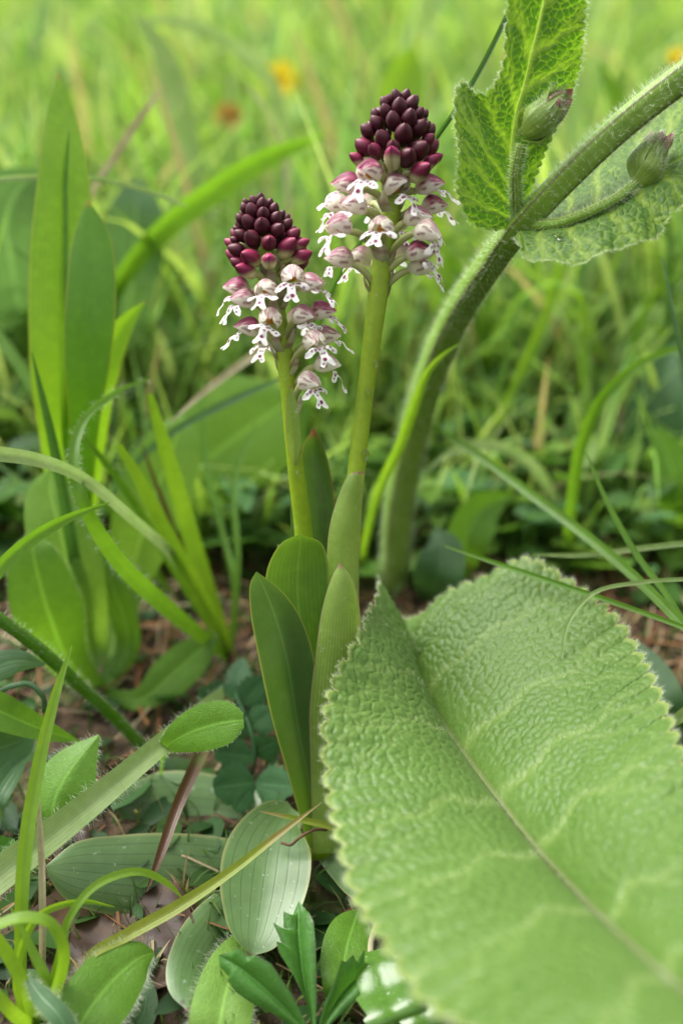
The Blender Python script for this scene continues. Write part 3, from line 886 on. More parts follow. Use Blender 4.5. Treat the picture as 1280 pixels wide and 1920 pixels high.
stem_px = np.array([(738, 1095, 268), (741, 1040, 262), (746, 960, 254), (765, 860, 243), (795, 740, 228), (840, 620, 211), (900, 520, 193), (968, 432, 178), (1060, 335, 171), (1160, 240, 168), (1260, 160, 166), (1400, 60, 164), (1560, -40, 162)], float)
sage = thing('sage_plant', 'hairy meadow sage with leaning stem, wrinkled stem leaves and one huge basal leaf', 'sage', P(738, 1095, 268))
SP = P(stem_px[:, 0], stem_px[:, 1], stem_px[:, 2])
rad = [4.1, 4.0, 3.9, 3.7, 3.5, 3.2, 2.8, 2.5, 2.45, 2.55, 2.65, 2.7, 2.7]
gst = tube(SP, rad, k=24, square=.09, n=120)
st_o = obj('stem', gst, SAGE_STEM, sage)
r = np.random.default_rng(5)
idx = r.integers(0, 120 * 24, 15000)
keep = gst['V'][idx]
jit = r.normal(size=(15000, 3)) * .25
hg = hairs(keep + jit * .6, gst['N'][idx] + np.array([0, 0, .15]), 1.35, .018, .35, 2)
obj('hairs', hg, HAIR, st_o, kind='stuff')

# the huge basal leaf, its stalk running back to the root
big_mid = [(770, 1266, 194), (812, 1335, 184), (866, 1412, 172), (940, 1510, 157), (1005, 1592, 146), (1100, 1695, 130), (1195, 1785, 116), (1290, 1868, 104), (1480, 2040, 86)]
big_L = [(760, 1160, 208), (738, 1148, 206), (720, 1118, 202), (709, 1088, 198), (700, 1128, 188), (680, 1168, 178), (655, 1222, 169), (628, 1285, 164), (609, 1345, 160), (612, 1440, 154), (626, 1550, 145), (650, 1645, 136), (690, 1728, 126), (750, 1812, 116), (830, 1890, 106), (950, 1970, 97), (1150, 2050, 90), (1480, 2040, 86)]
big_R = [(760, 1160, 208), (790, 1142, 206), (835, 1112, 204), (900, 1085, 201), (985, 1052, 197), (1050, 1078, 192), (1110, 1118, 186), (1160, 1162, 180), (1200, 1228, 172), (1240, 1310, 160), (1275, 1400, 146), (1325, 1520, 132), (1390, 1680, 116), (1450, 1850, 98), (1480, 2040, 86)]
bg_, mg = sage_leaf(big_mid, big_L, big_R, nS=420, nU=130, s0=.2, cell=1.5, amp=.27, bul=3.2, veins=8, teeth=40, tooth=1.7, ruff=.45, seed=4)
big = obj('basal_leaf', bg_, SAGE_BIG, sage)
big['label'] = 'huge wrinkled pale green sage leaf with toothed hairy margin'
def leaf_hairs(margins, n_edge, n_vein, ln, seed, under=False):
    r = np.random.default_rng(seed); gs = []
    for V, N, outw, vein, rib in margins:
        i = r.integers(0, V.shape[0], n_edge)
        pos = V[i, -1] + r.normal(size=(n_edge, 3)) * .12
        gs.append(hairs(pos, outw[i] + .5 * N[i, -1], ln * .8, .018, .4, seed))
        w = np.clip(vein + 1.5 * rib - .55, 0, None).ravel(); w = w / w.sum()
        j = r.choice(w.size, n_vein, p=w)
        gs.append(hairs(V.reshape(-1, 3)[j], N.reshape(-1, 3)[j] + .3 * outw[j // V.shape[1]], ln, .018, .4, seed + 1))
    return merge(gs)
obj('hairs', leaf_hairs(mg, 2600, 1500, .95, 6), HAIR, big, kind='stuff')
pet = np.array([(770, 1266, 194.5), (766, 1285, 204), (760, 1268, 226), (752, 1225, 244), (743, 1172, 260)], float)
obj('leaf_stalk', tube(P(pet[:, 0], pet[:, 1], pet[:, 2]), [1.0, 1.4, 1.7, 1.9, 2.1], k=12, n=30), SAGE_STEM, sage)

# pair of stem leaves at the node
gu, mu = sage_leaf([(968, 418, 178), (958, 330, 174), (962, 240, 171), (990, 130, 167), (1015, 20, 163), (1035, -90, 158)],
                   [(968, 418, 178), (930, 430, 176), (884, 412, 174), (858, 372, 173), (856, 320, 172), (858, 260, 171), (854, 210, 170), (862, 156, 170), (886, 168, 169), (914, 172, 168), (938, 136, 166.5), (952, 50, 163), (965, -40, 160), (1034, -92, 158)],
                   [(968, 418, 178), (996, 350, 174), (1028, 270, 171), (1062, 195, 169), (1085, 130, 168), (1092, 50, 164), (1098, -30, 160), (1036, -92, 158)],
                   nS=260, nU=60, s0=.05, cell=1.15, amp=.16, bul=.8, veins=7, teeth=34, tooth=.8, ruff=.3, seed=9, netw=1.0, mpow=(2.1, 1.05))
lu = obj('stem_leaf', gu, SAGE_STEM_LEAF, sage)
obj('hairs', leaf_hairs(mu, 900, 500, .8, 8), HAIR, lu, kind='stuff')
gr_, mr = sage_leaf([(975, 436, 178), (1040, 424, 174), (1110, 398, 171), (1180, 358, 171), (1270, 300, 173), (1420, 230, 178)],
                    [(975, 436, 178), (1010, 405, 184), (1060, 350, 188), (1130, 285, 190), (1210, 230, 190), (1290, 190, 188), (1420, 226, 178)],
                    [(975, 436, 178), (966, 456, 172), (990, 478, 168), (1050, 488, 165), (1110, 488, 163), (1150, 470, 163), (1200, 455, 163), (1238, 428, 164), (1262, 395, 165), (1300, 370, 167), (1420, 232, 178)],
                    nS=240, nU=60, s0=.08, cell=1.5, amp=.2, bul=1.4, veins=7, teeth=26, tooth=.7, ruff=.5, seed=13, netw=.8)
lr = obj('stem_leaf', gr_, SAGE_STEM_LEAF, sage)
obj('hairs', leaf_hairs(mr, 900, 500, .8, 10), HAIR, lr, kind='stuff')

# side shoots with hairy flower buds
SCALE = leaf_mat('sage_bud_scale', (.24, .36, .07), alt=(.18, .30, .05), veins=5, vein_amt=.4, edge=(.42, .48, .24), tip=(.26, .2, .1), tip_at=.93, trans=.35, rough=.5, nscale=200)
SCALE_P = leaf_mat('sage_bud_scale_purple', (.17, .22, .08), alt=(.24, .10, .12), veins=5, vein_amt=.4, tip=(.28, .07, .13), tip_at=.8, trans=.35, rough=.5, nscale=200)
def shoot(stalk, head, ln, wd, seed):
    st = np.array(stalk, float)
    C = P(st[:, 0], st[:, 1], st[:, 2])
    g = tube(C, np.linspace(1.15, .9, len(st)), k=12, square=.08, n=30)
    so = obj('side_shoot', g, SAGE_STEM, sage)
    r = np.random.default_rng(seed)
    ii = r.integers(0, 30 * 12, 1400)
    hs_ = [hairs(g['V'][ii], g['N'][ii], 1.1, .018, .35, seed)]
    h = np.array(head, float); H = P(h[:, 0], h[:, 1], h[:, 2])
    ax = unit(H[1] - H[0]); Lh = np.linalg.norm(H[1] - H[0])
    e1 = unit(np.cross(ax, [0, 1, .2])); e2 = np.cross(ax, e1)
    for k in range(20):
        a = k * 2.4 + seed; t0 = .62 * (k / 20)
        o = e1 * math.cos(a) + e2 * math.sin(a)
        c0 = H[0] + ax * Lh * t0
        ll = ln * (.72 - .22 * k / 20 + .12 * math.sin(k * 3.7))
        rr = wd * (1 - .4 * k / 20)
        pts = [c0 + o * rr * .2, c0 + o * rr * .85 + ax * ll * .3, c0 + o * rr * .75 + ax * ll * .68, c0 + o * rr * (.55 + .3 * math.sin(k * 5.1)) + ax * ll]
        q = crv(pts, 12); side = unit(np.cross(ax, o)); V = []
        for i, t in enumerate(np.linspace(0, 1, 12)):
            w_ = wd * .55 * math.sin(math.pi * (.16 + .83 * t))**1.1
            for u in (-1, -.5, 0, .5, 1):
                V.append(q[i] + side * u * w_ - o * .35 * w_ * u * u)
        V = np.array(V)
        uv = np.stack([np.tile(np.linspace(0, 1, 5), 12), np.repeat(np.linspace(0, 1, 12), 5)], 1)
        sc_ = obj('bud_scale', dict(V=V, Q=gridq(12, 5), uv=uv), SCALE_P if k > 14 else SCALE, so)
        jj = r.integers(0, 60, 110)
        hs_.append(hairs(V[jj] + o * .05, np.tile(o + .3 * ax, (110, 1)), 1.0, .016, .5, seed + k))
    obj('hairs', merge(hs_), HAIR, so, kind='stuff')
shoot([(970, 415, 177), (966, 370, 174), (966, 320, 171), (976, 270, 169)], [(974, 258, 169), (1050, 190, 166)], 10.5, 4.0, 3)
shoot([(990, 425, 176), (1050, 418, 171), (1110, 395, 168), (1160, 368, 168), (1188, 345, 169)], [(1190, 345, 170), (1242, 250, 172)], 10.5, 4.0, 8)
# ------------------------------------------------------------------ single blades and leaves that can be told apart
G_BRIGHT = leaf_mat('grass_bright', (.155, .285, .022), alt=(.125, .25, .018), veins=7, vein_amt=.3, trans=.45, rough=.4, spec=.45, nscale=60)
G_MID = leaf_mat('grass_mid', (.095, .215, .016), alt=(.08, .185, .014), veins=7, vein_amt=.3, trans=.42, rough=.4, spec=.45, nscale=60)
G_DARK = leaf_mat('grass_dark', (.045, .12, .024), alt=(.036, .10, .02), veins=5, vein_amt=.3, trans=.35, rough=.38, spec=.5, nscale=60)
G_PALE = leaf_mat('grass_pale', (.25, .34, .13), alt=(.20, .30, .09), veins=9, vein_amt=.35, tgain=(1.35, 1.4, 1.1), trans=.4, rough=.45, spec=.4, nscale=80)
G_YEL = leaf_mat('grass_yellow', (.22, .27, .035), alt=(.17, .24, .03), veins=5, vein_amt=.35, tip=(.30, .24, .10), tip_at=.75, trans=.4, rough=.42, spec=.45, nscale=90)
G_RED = leaf_mat('grass_reddish', (.085, .15, .02), alt=(.10, .075, .025), veins=5, vein_amt=.5, tip=(.075, .026, .012), tip_at=.5, trans=.3, rough=.4, spec=.45, nscale=220)
G_DRY = leaf_mat('dry_straw', (.42, .39, .25), alt=(.30, .27, .15), veins=6, vein_amt=.5, trans=.25, rough=.6, spec=.25, nscale=150, tgain=(1.3, 1.2, 1))
G_BLUE = leaf_mat('leaf_bluish', (.075, .16, .065), alt=(.06, .14, .05), veins=5, vein_amt=.25, mid=.4, trans=.3, rough=.36, spec=.55, nscale=60)
BROAD = leaf_mat('broad_leaf', (.15, .30, .018), alt=(.125, .265, .015), veins=13, vein_amt=.22, edge=(.2, .28, .04), tip=(.25, .2, .05), tip_at=.97, trans=.45, rough=.38, spec=.5, nscale=70, spots=(100, .1, (.26, .28, .08)))
BROAD_D = leaf_mat('broad_leaf_deep', (.085, .215, .012), alt=(.07, .19, .01), veins=13, vein_amt=.25, edge=(.2, .25, .03), tip=(.3, .25, .03), tip_at=.96, trans=.42, rough=.36, spec=.5, nscale=70, spots=(110, .12, (.30, .28, .08)))
HERB = leaf_mat('herb_leaf', (.10, .225, .02), alt=(.085, .195, .016), net=1300, mid=.5, trans=.38, rough=.45, spec=.4, nscale=80)
HERB_L = leaf_mat('herb_leaf_light', (.155, .29, .045), alt=(.13, .26, .035), net=1100, mid=.5, trans=.4, rough=.48, spec=.4, nscale=80)
HERB_D = leaf_mat('herb_leaf_deep', (.04, .105, .030), alt=(.032, .085, .024), net=1200, mid=.35, trans=.25, rough=.45, spec=.45, nscale=120)
BURNET = leaf_mat('burnet_leaf', (.034, .10, .032), alt=(.026, .08, .026), veins=0, net=1200, mid=.4, trans=.25, rough=.5, spec=.3, nscale=160)
CUT = leaf_mat('cut_leaf', (.05, .155, .02), alt=(.04, .125, .016), net=1400, mid=.3, edge=(.05, .07, .03), trans=.3, rough=.42, spec=.45, nscale=200)
WETM = leaf_mat('wet_leaf', (.09, .20, .03), alt=(.07, .16, .02), net=1200, trans=.3, rough=.22, spec=.6, nscale=140, speck=.6, bstr=.1)
DEAD = plain('dead_leaf', (.080, .042, .018), trans=.1, rough=.55, spec=.35, nscale=120, alt=(.032, .016, .010), bstr=.6)
TWIG = plain('twig', (.14, .075, .04), rough=.7, nscale=400)

def single(name, label, cat, pts, w, mat, root=True, hair=0, hl=.9, group=None, **kw):
    """one leaf or blade as a thing of its own; pts run from the root to the tip"""
    g = blade(pts, w, **{**dict(n=40, m=7), **kw})
    o = obj(name, g, mat, label=label, cat=cat, group=group, base=g['C'][0])
    o['base'] = [float(c) for c in g['C'][0]]
    if hair:
        obj('hairs', edge_hairs(g, hair * 2, hl, seed=len(label)), HAIR, o, kind='stuff')
    return o

def plant(name, label, cat, leaves, base=None, group=None):
    """leaves: (part name, pts from root to tip, widths, material, kwargs)"""
    b = P(*leaves[0][1][0]) if base is None else base
    t = thing(name, label, cat, b, group)
    for nm, pts, w, mat, kw in leaves:
        kw = dict(kw); hair = kw.pop('hair', 0); hl = kw.pop('hl', .9)
        g = blade(pts, w, **{**dict(n=40, m=7), **kw})
        o = obj(nm, g, mat, t)
        if hair: obj('hairs', edge_hairs(g, hair * 2, hl, seed=hair + len(pts)), HAIR, o, kind='stuff')
    return t

def gr(x, y, lift=0):
    """ground under a pixel"""
    return (x, y, gd(x, y) - lift)

# broad-leaved plant at the left
bx = gr(140, 1150)
plant('broad_leaved_plant', 'tall plant with broad upright spotted leaves, left of the short orchid', 'plant', [
    ('leaf', [bx, (122, 860, 222), (114, 700, 214), (116, 500, 210), (120, 330, 208), (114, 200, 208), (110, 137, 208)], [50, 80, 108, 116, 92, 46, 3], BROAD, dict(m=11, n=60, fold=.12, cup=.1)),
    ('leaf', [bx, (158, 800, 210), (165, 650, 204), (172, 530, 202), (172, 440, 202), (164, 374, 202)], [40, 56, 90, 90, 66, 3], BROAD_D, dict(m=11, n=50, fold=.1, cup=.12, roll=-8)),
    ('leaf', [bx, (122, 640, 207), (122, 440, 205), (122, 330, 205), (130, 244, 205)], [20, 20, 14, 13, 2], G_MID, dict(fold=.9)),
    ('leaf', [bx, (190, 720, 218), (215, 640, 216), (240, 600, 216), (272, 566, 217)], [30, 52, 48, 30, 2], BROAD, dict(m=9, fold=.2, roll=15))])

# tuft of cut grass between the herbs and the orchids
tb = gr(432, 1235)
plant('grass_tuft', 'tuft of clipped bright grass blades with a curled hairy blade, behind the round-leaved herb', 'grass', [
    ('blade', [tb, (382, 1130, 232), (302, 980, 216), (256, 890, 208), (221, 834, 204)], [20, 30, 27, 22, 15], G_BRIGHT, dict(fold=.5)),
    ('blade', [tb, (366, 1040, 234), (325, 900, 224), (296, 800, 217), (280, 738, 213)], [22, 34, 32, 24, 12], G_BRIGHT, dict(fold=.45, roll=20)),
    ('blade', [tb, (330, 1070, 230), (236, 920, 216), (175, 840, 209), (136, 798, 206)], [14, 18, 14, 10, 4], G_MID, dict(fold=.5)),
    ('blade', [tb, (300, 1128, 212), (214, 1042, 196), (156, 940, 187), (138, 860, 188), (160, 785, 193), (215, 738, 200), (285, 708, 210)], [20, 32, 30, 25, 20, 15, 11, 3], G_MID, dict(fold=.35, hair=160, hl=1.3)),
    ('blade', [tb, (340, 1065, 226), (240, 965, 198), (150, 893, 186), (70, 862, 178), (-25, 848, 172)], [14, 18, 20, 22, 26, 30], G_PALE, dict(fold=.3)),
    ('blade', [tb, (330, 1000, 236), (290, 900, 232), (266, 832, 230)], [8, 9, 7, 2], G_RED, dict(fold=.4)),
    ('blade', [tb, (445, 1050, 244), (440, 900, 250), (480, 790, 255)], [12, 12, 10, 3], G_MID, dict(fold=.4)),
    ('blade', [tb, (440, 1100, 246), (415, 990, 252), (385, 860, 258), (378, 700, 262)], [12, 12, 11, 10, 3], G_MID, dict(fold=.4))], base=P(*tb))

# round-leaved herb (plantain) at the left
hb = gr(190, 1300)
plant('plantain', 'soft round-leaved herb rosette with pale midribs under the broad-leaved plant', 'plant', [
    ('leaf', [hb, (168, 1220, 236), (140, 1110, 224), (112, 990, 220), (95, 920, 220), (98, 880, 221)], [40, 70, 118, 124, 84, 12], HERB_L, dict(m=9, cup=.2)),
    ('leaf', [hb, (130, 1240, 226), (92, 1150, 216), (72, 1080, 213), (62, 1030, 212), (62, 998, 213)], [36, 74, 126, 112, 74, 10], HERB, dict(m=9, cup=.22, hair=120)),
    ('leaf', [hb, (236, 1110, 246), (276, 970, 242), (312, 870, 241), (334, 810, 241), (338, 778, 242)], [30, 70, 128, 122, 82, 10], HERB_L, dict(m=9, cup=.2)),
    ('leaf', [hb, (240, 1210, 236), (212, 1100, 230), (180, 1010, 228), (160, 960, 228)], [34, 44, 52, 44, 6], HERB, dict(m=9, cup=.4)),
    ('leaf', [hb, (265, 1310, 226), (320, 1268, 228), (370, 1222, 232), (408, 1190, 234)], [18, 44, 78, 62, 6], HERB, dict(m=9, cup=.15))], base=P(*hb))
single('leaf', 'large pale wrinkled leaf lying behind the stem of the short orchid', 'leaf', [gr(300, 1010), (350, 900, 278), (430, 830, 274), (500, 780, 272), (560, 740, 272)], [40, 160, 205, 180, 10], HERB_L, m=11, cup=.25)
single('leaf', 'bluish green broad leaf hidden behind the tall broad-leaved plant', 'leaf', [gr(60, 700), (20, 480, 285), (10, 420, 275), (30, 360, 270), (75, 318, 268)], [60, 120, 165, 120, 10], G_BLUE, m=9, roll=12)
single('leaf', 'round-tipped bluish leaf standing between broad-leaved plant and short orchid', 'leaf', [gr(235, 720), (246, 540, 300), (252, 460, 292), (256, 390, 288), (256, 338, 288)], [40, 84, 108, 94, 16], G_BLUE, m=9)

# single blades at the left
single('grass_leaf', 'long arching two-toned blade passing behind the short orchid', 'grass', [gr(190, 690), (225, 520, 290), (300, 430, 285), (400, 352, 288), (500, 292, 294), (610, 252, 302)], [24, 40, 50, 54, 44, 6], G_MID, roll=35, fold=.45)
single('grass_leaf', 'dark slender upright blade crossing the arched pale blade', 'grass', [gr(165, 1240), (140, 1050, 222), (104, 850, 208), (80, 745, 203), (60, 660, 200)], [16, 22, 19, 12, 2], G_DARK, fold=.4)
single('grass_leaf', 'thin horizontal dewy blade arching across the tall broad leaf', 'grass', [(-260, 470, 215), (-130, 370, 215), (-10, 338, 215), (100, 332, 215), (210, 340, 216), (310, 370, 218), (350, 388, 219)], [10, 10, 9, 10, 10, 9, 3], G_PALE, fold=.4)
single('grass_leaf', 'dry whitish blade leaning out above the broad-leaved plant', 'grass', [gr(130, 640), (172, 362, 262), (210, 302, 258), (262, 222, 254), (308, 160, 252)], [10, 11, 13, 13, 2], G_DRY)
single('grass_leaf', 'short bent dewy blade pointing right over the plantain rosette', 'grass', [(-150, 1330, 168), (-70, 1180, 163), (-5, 1070, 164), (60, 1010, 167), (130, 970, 169), (206, 942, 171)], [20, 26, 28, 26, 18, 2], G_MID, fold=.3, roll=20)
single('grass_leaf', 'silvery thin blade slanting up to the lowest flower of the short orchid', 'grass', [(540, 610, 262), (480, 662, 240), (430, 698, 230), (370, 745, 222), (318, 794, 216)], [12, 15, 14, 11, 2], G_DRY, fold=.5)
single('grass_leaf', 'bluish slender blade running behind the lower short-orchid stem', 'grass', [gr(170, 1010), (240, 880, 240), (330, 805, 232), (430, 752, 228), (530, 708, 228)], [14, 14, 14, 15, 5], G_BLUE, fold=.4)
single('grass_leaf', 'steep green blade crossing the left margin below the broad-leaved plant', 'grass', [gr(330, 1130), (200, 940, 252), (110, 800, 250), (40, 690, 252), (-30, 590, 255)], [14, 20, 22, 22, 20], G_MID, fold=.4)
single('grass_leaf', 'upright bright blade standing among the bottom-left tuft in front of the dead leaf', 'grass', [gr(40, 1905), (40, 1720, 160), (48, 1590, 161), (76, 1420, 164), (108, 1292, 166), (135, 1211, 168)], [18, 24, 27, 24, 16, 2], G_BRIGHT, fold=.4)
single('dry_stalk', 'bleached dry stalk standing beside the upright bright blade', 'stalk', [gr(80, 1835), (80, 1720, 162), (78, 1600, 163), (72, 1500, 164), (70, 1438, 165)], [12, 13, 12, 8, 3], G_DRY, fold=.6)
single('grass_leaf', 'wide pale hairy keeled blade slanting over the rosette leaves', 'grass', [gr(470, 1250), (440, 1290, 220), (380, 1335, 198), (300, 1398, 180), (200, 1482, 174), (100, 1562, 169), (-30, 1662, 164)], [26, 34, 38, 40, 48, 58, 66], G_PALE, fold=.35, hair=260, hl=1.3, n=60)
single('grass_leaf', 'reddish brown tipped blade pointing down across the rosette leaves', 'grass', [gr(470, 1235), (430, 1310, 212), (372, 1425, 188), (334, 1510, 179), (302, 1600, 173), (275, 1672, 170)], [16, 20, 24, 22, 17, 2], G_RED, fold=.5, n=50)
single('grass_leaf', 'thin blade with straw tip crossing in front of the rosette leaf', 'grass', [gr(250, 1900), (165, 1800, 158), (240, 1752, 162), (330, 1702, 165), (430, 1636, 168), (520, 1566, 172), (602, 1505, 176)], [8, 16, 24, 24, 18, 13, 2], G_YEL, fold=.45, n=60)
single('grass_leaf', 'short yellow-green blade lying across the base of the orchid stems', 'grass', [(720, 1590, 180), (632, 1553, 178), (560, 1536, 177), (487, 1521, 176)], [12, 13, 11, 2], G_YEL, fold=.4)
single('oval_leaf', 'bright oval leaf with tiny point, resting on the hairy pale blade', 'leaf', [gr(300, 1470), (306, 1420, 190), (322, 1392, 177), (360, 1372, 174), (405, 1358, 172), (436, 1352, 171), (457, 1350, 171)], [6, 8, 44, 78, 86, 70, 26], HERB, m=11, cup=.2, n=50, hair=160, hl=.5)
single('folded_leaf', 'folded downy leaf beside the upright bright blade', 'leaf', [gr(75, 1580), (95, 1545, 178), (106, 1490, 178), (140, 1432, 180), (186, 1378, 183)], [30, 80, 120, 92, 4], HERB, m=9, fold=-.35, roll=-20, hair=200, hl=1.2)
tl = gr(70, 1935)
plant('grass_tuft', 'low tuft of looping light green grass at the bottom beside the hairy oval leaf', 'grass', [
    ('blade', [tl, (110, 1800, 158), (130, 1722, 158), (180, 1660, 160), (258, 1634, 163), (312, 1655, 165), (346, 1688, 166)], [12, 15, 15, 15, 15, 11, 2], G_BRIGHT, {}),
    ('blade', [tl, (112, 1830, 153), (116, 1775, 151), (90, 1730, 150), (40, 1722, 149), (-20, 1742, 148)], [20, 28, 28, 26, 26, 24], G_BRIGHT, dict(roll=40)),
    ('blade', [tl, (50, 1860, 154), (15, 1790, 152), (-20, 1740, 150)], [18, 24, 24, 20], G_BRIGHT, {}),
    ('blade', [tl, (30, 1840, 156), (70, 1720, 157), (150, 1690, 160), (215, 1700, 162)], [14, 16, 16, 12, 2], G_BRIGHT, dict(roll=30)),
    ('blade', [tl, (90, 1850, 155), (60, 1780, 155), (20, 1700, 155)], [16, 20, 16, 3], G_BRIGHT, {}),
    ('blade', [tl, (20, 1895, 150), (-20, 1850, 148)], [22, 24, 20], G_BRIGHT, {}),
    ('blade', [tl, (150, 1870, 158), (200, 1790, 165), (250, 1730, 170)], [10, 12, 11, 2], G_MID, {})], base=P(*tl))
single('hairy_oval_leaf', 'hairy oval leaf in front of the dead leaf, beside the looping grass', 'leaf', [gr(120, 1990), (140, 1940, 152), (178, 1880, 154), (220, 1830, 158), (262, 1796, 161), (289, 1786, 163)], [40, 104, 126, 112, 66, 8], HERB, m=11, cup=.22, hair=320, hl=1.6, n=50)
single('hairy_leaf', 'hairy upright leaf under the tip of the pale rosette leaf', 'leaf', [gr(400, 1990), (410, 1930, 156), (424, 1860, 160), (448, 1790, 166), (472, 1738, 170)], [70, 112, 112, 80, 10], HERB_L, m=9, cup=.2, hair=260, hl=1.3)
single('grass_leaf', 'bluish hairy leaf tip lying at the foot of the looping grass', 'grass', [(150, 1990, 150), (115, 1910, 150), (75, 1865, 152), (50, 1830, 154)], [34, 38, 32, 4], G_BLUE, hair=160, fold=.4)
single('curled_leaf', 'dark curled leaf edge beneath the hairy oval leaf', 'leaf', [gr(215, 1960), (262, 1915, 160), (275, 1870, 163), (268, 1820, 166)], [40, 50, 40, 4], HERB_D)

# stems and small leaves at the far left
def stalk(name, label, cat, pts, r_, mat, hair=0, hl=1.0, seed=1, group=None):
    a = np.array(pts, float)
    g = tube(P(a[:, 0], a[:, 1], a[:, 2]), r_, k=10, n=40)
    o = obj(name, g, mat, label=label, cat=cat, base=g['C'][0], group=group)
    o['base'] = [float(c) for c in g['C'][0]]
    if hair:
        ii = np.random.default_rng(seed).integers(0, 400, hair)
        obj('hairs', hairs(g['V'][ii], g['N'][ii], hl, .02, .35, seed), HAIR, o, kind='stuff')
    return o
stalk('hairy_stalk', 'hairy creeping stalk running down from the left margin to the straw', 'stalk', [(-30, 1140, 184), (60, 1205, 190), (150, 1285, 198), (215, 1345, 206), (275, 1408, 212)], 1.35, G_MID, 700, 1.3)
single('leaf', 'small dewy leaf at the left margin above the curled tendril', 'leaf', [(-90, 1290, 184), (-30, 1262, 184), (30, 1240, 186), (86, 1246, 190)], [20, 54, 46, 4], G_BLUE, m=9, cup=.3)
single('leaf', 'narrow leaf at the left margin below the curled tendril', 'leaf', [(-90, 1300, 182), (-20, 1325, 184), (60, 1360, 188), (150, 1392, 194)], [30, 66, 48, 4], HERB, m=9, fold=.3)
single('leaf', 'dark broad leaf at the left margin under the narrow leaf', 'leaf', [(-120, 1420, 186), (-30, 1410, 190), (30, 1392, 196), (70, 1372, 202)], [60, 100, 76, 6], HERB_D, m=9)
stalk('tendril', 'curled bluish tendril hanging between the two left margin leaves', 'stalk', [(-20, 1310, 186), (20, 1288, 186), (55, 1283, 187), (80, 1305, 188), (84, 1335, 190)], .55, G_BLUE, 60, .8)
single('leaf', 'slim grey-green leaf at the left margin behind the folded leaf', 'leaf', [gr(-20, 1560), (-10, 1500, 186), (20, 1450, 190), (55, 1415, 196)], [30, 46, 40, 5], G_BLUE, m=7)
single('leaf', 'small toothed dark leaf at the left margin beside the wide pale blade', 'leaf', [(-60, 1620, 168), (-20, 1600, 168), (12, 1585, 170), (25, 1572, 172)], [30, 60, 42, 4], CUT, m=7, teeth=6, tooth=.3)

# burnet: little toothed leaflets in the dark between rosette and grass tuft
bb = gr(470, 1455)
bt = thing('burnet_plant', 'small burnet with bluish toothed leaflets left of the upright orchid leaves', 'plant', P(*bb))
obj('leaf_stalk', tube(crv(P(np.array([470, 478, 470, 440]), np.array([1455, 1420, 1370, 1300]), np.array([bb[2], 205, 206, 212])), 20), .4, k=8), BURNET, bt)
for c0, c1, w in [((478, 1468, 202), (400, 1478, 196), 86), ((480, 1470, 202), (552, 1476, 196), 74), ((474, 1420, 206), (402, 1412, 202), 62), ((476, 1412, 206), (520, 1390, 204), 60), ((470, 1372, 208), (420, 1352, 206), 54),
                  ((472, 1365, 208), (516, 1330, 208), 56), ((455, 1325, 212), (410, 1290, 212), 54), ((455, 1320, 212), (500, 1270, 214), 60), ((472, 1480, 200), (440, 1520, 194), 40), ((440, 1300, 214), (370, 1312, 212), 60), ((440, 1300, 216), (455, 1235, 220), 46)]:
    a, b = np.array(c0, float), np.array(c1, float)
    obj('leaflet', blade([a, a * .72 + b * .28, a * .35 + b * .65, b], [w * .25, w * .92, w * .95, w * .3], n=26, m=7, cup=.2, teeth=6, tooth=.36, roll=random.uniform(-20, 20)), BURNET, bt)

# cut three-part leaf at the bottom
cb = P(588, 1990, 152)
ct = thing('cut_leaf_plant', 'three-part cut leaf held in front of the pale rosette leaf', 'plant', cb)
def fan(mid, L, R, n=60, m=14, bul=.6):
    W = lambda a: (lambda a: P(a[:, 0], a[:, 1], a[:, 2]))(np.asarray(a, float))
    def poly(a, n):
        a = W(a); t = np.concatenate([[0], np.cumsum(np.linalg.norm(np.diff(a, axis=0), axis=1))]); q = np.linspace(0, t[-1], n)
        return np.stack([np.interp(q, t, a[:, k]) for k in range(3)], 1)
    M, A_, B_ = crv(W(mid), n), poly(L, n), poly(R, n)
    u = np.linspace(-1, 1, 2 * m + 1)
    V = np.where((u < 0)[None, :, None], M[:, None] * (1 + u)[None, :, None] + A_[:, None] * (-u)[None, :, None], M[:, None] * (1 - u)[None, :, None] + B_[:, None] * u[None, :, None])
    v = np.linspace(0, 1, n)
    V = V - unit(V - CAM) * (bul * (np.sin(np.pi * np.abs(u)) - .5 * np.exp(-(u / .08)**2))[None] * np.sin(np.pi * v)[:, None])[..., None]
    return dict(V=V.reshape(-1, 3), Q=gridq(n, 2 * m + 1), uv=np.stack(np.broadcast_arrays(((u + 1) / 2)[None], v[:, None]), -1).reshape(-1, 2))
def fd(pts, d0, d1):
    k = len(pts)
    return [(x, y, d0 + (d1 - d0) * i / (k - 1)) for i, (x, y) in enumerate(pts)]
obj('leaflet', fan(fd([(588, 1935), (570, 1840), (560, 1750), (560, 1689)], 155, 166), fd([(586, 1935), (575, 1880), (548, 1825), (522, 1785), (518, 1765), (528, 1768), (511, 1728), (532, 1745), (531, 1708), (546, 1722), (560, 1689)], 155, 166),
                   fd([(592, 1935), (594, 1880), (593, 1820), (592, 1770), (588, 1728), (580, 1712), (574, 1706), (560, 1689)], 155, 166)), CUT, ct)
obj('leaflet', fan(fd([(580, 1938), (505, 1862), (450, 1815), (411, 1792)], 155, 158), fd([(580, 1932), (548, 1865), (510, 1808), (478, 1788), (468, 1794), (445, 1776), (436, 1784), (411, 1790)], 155, 158),
                   fd([(575, 1940), (530, 1912), (470, 1880), (440, 1858), (426, 1838), (430, 1832), (412, 1812), (411, 1793)], 155, 158)), CUT, ct)
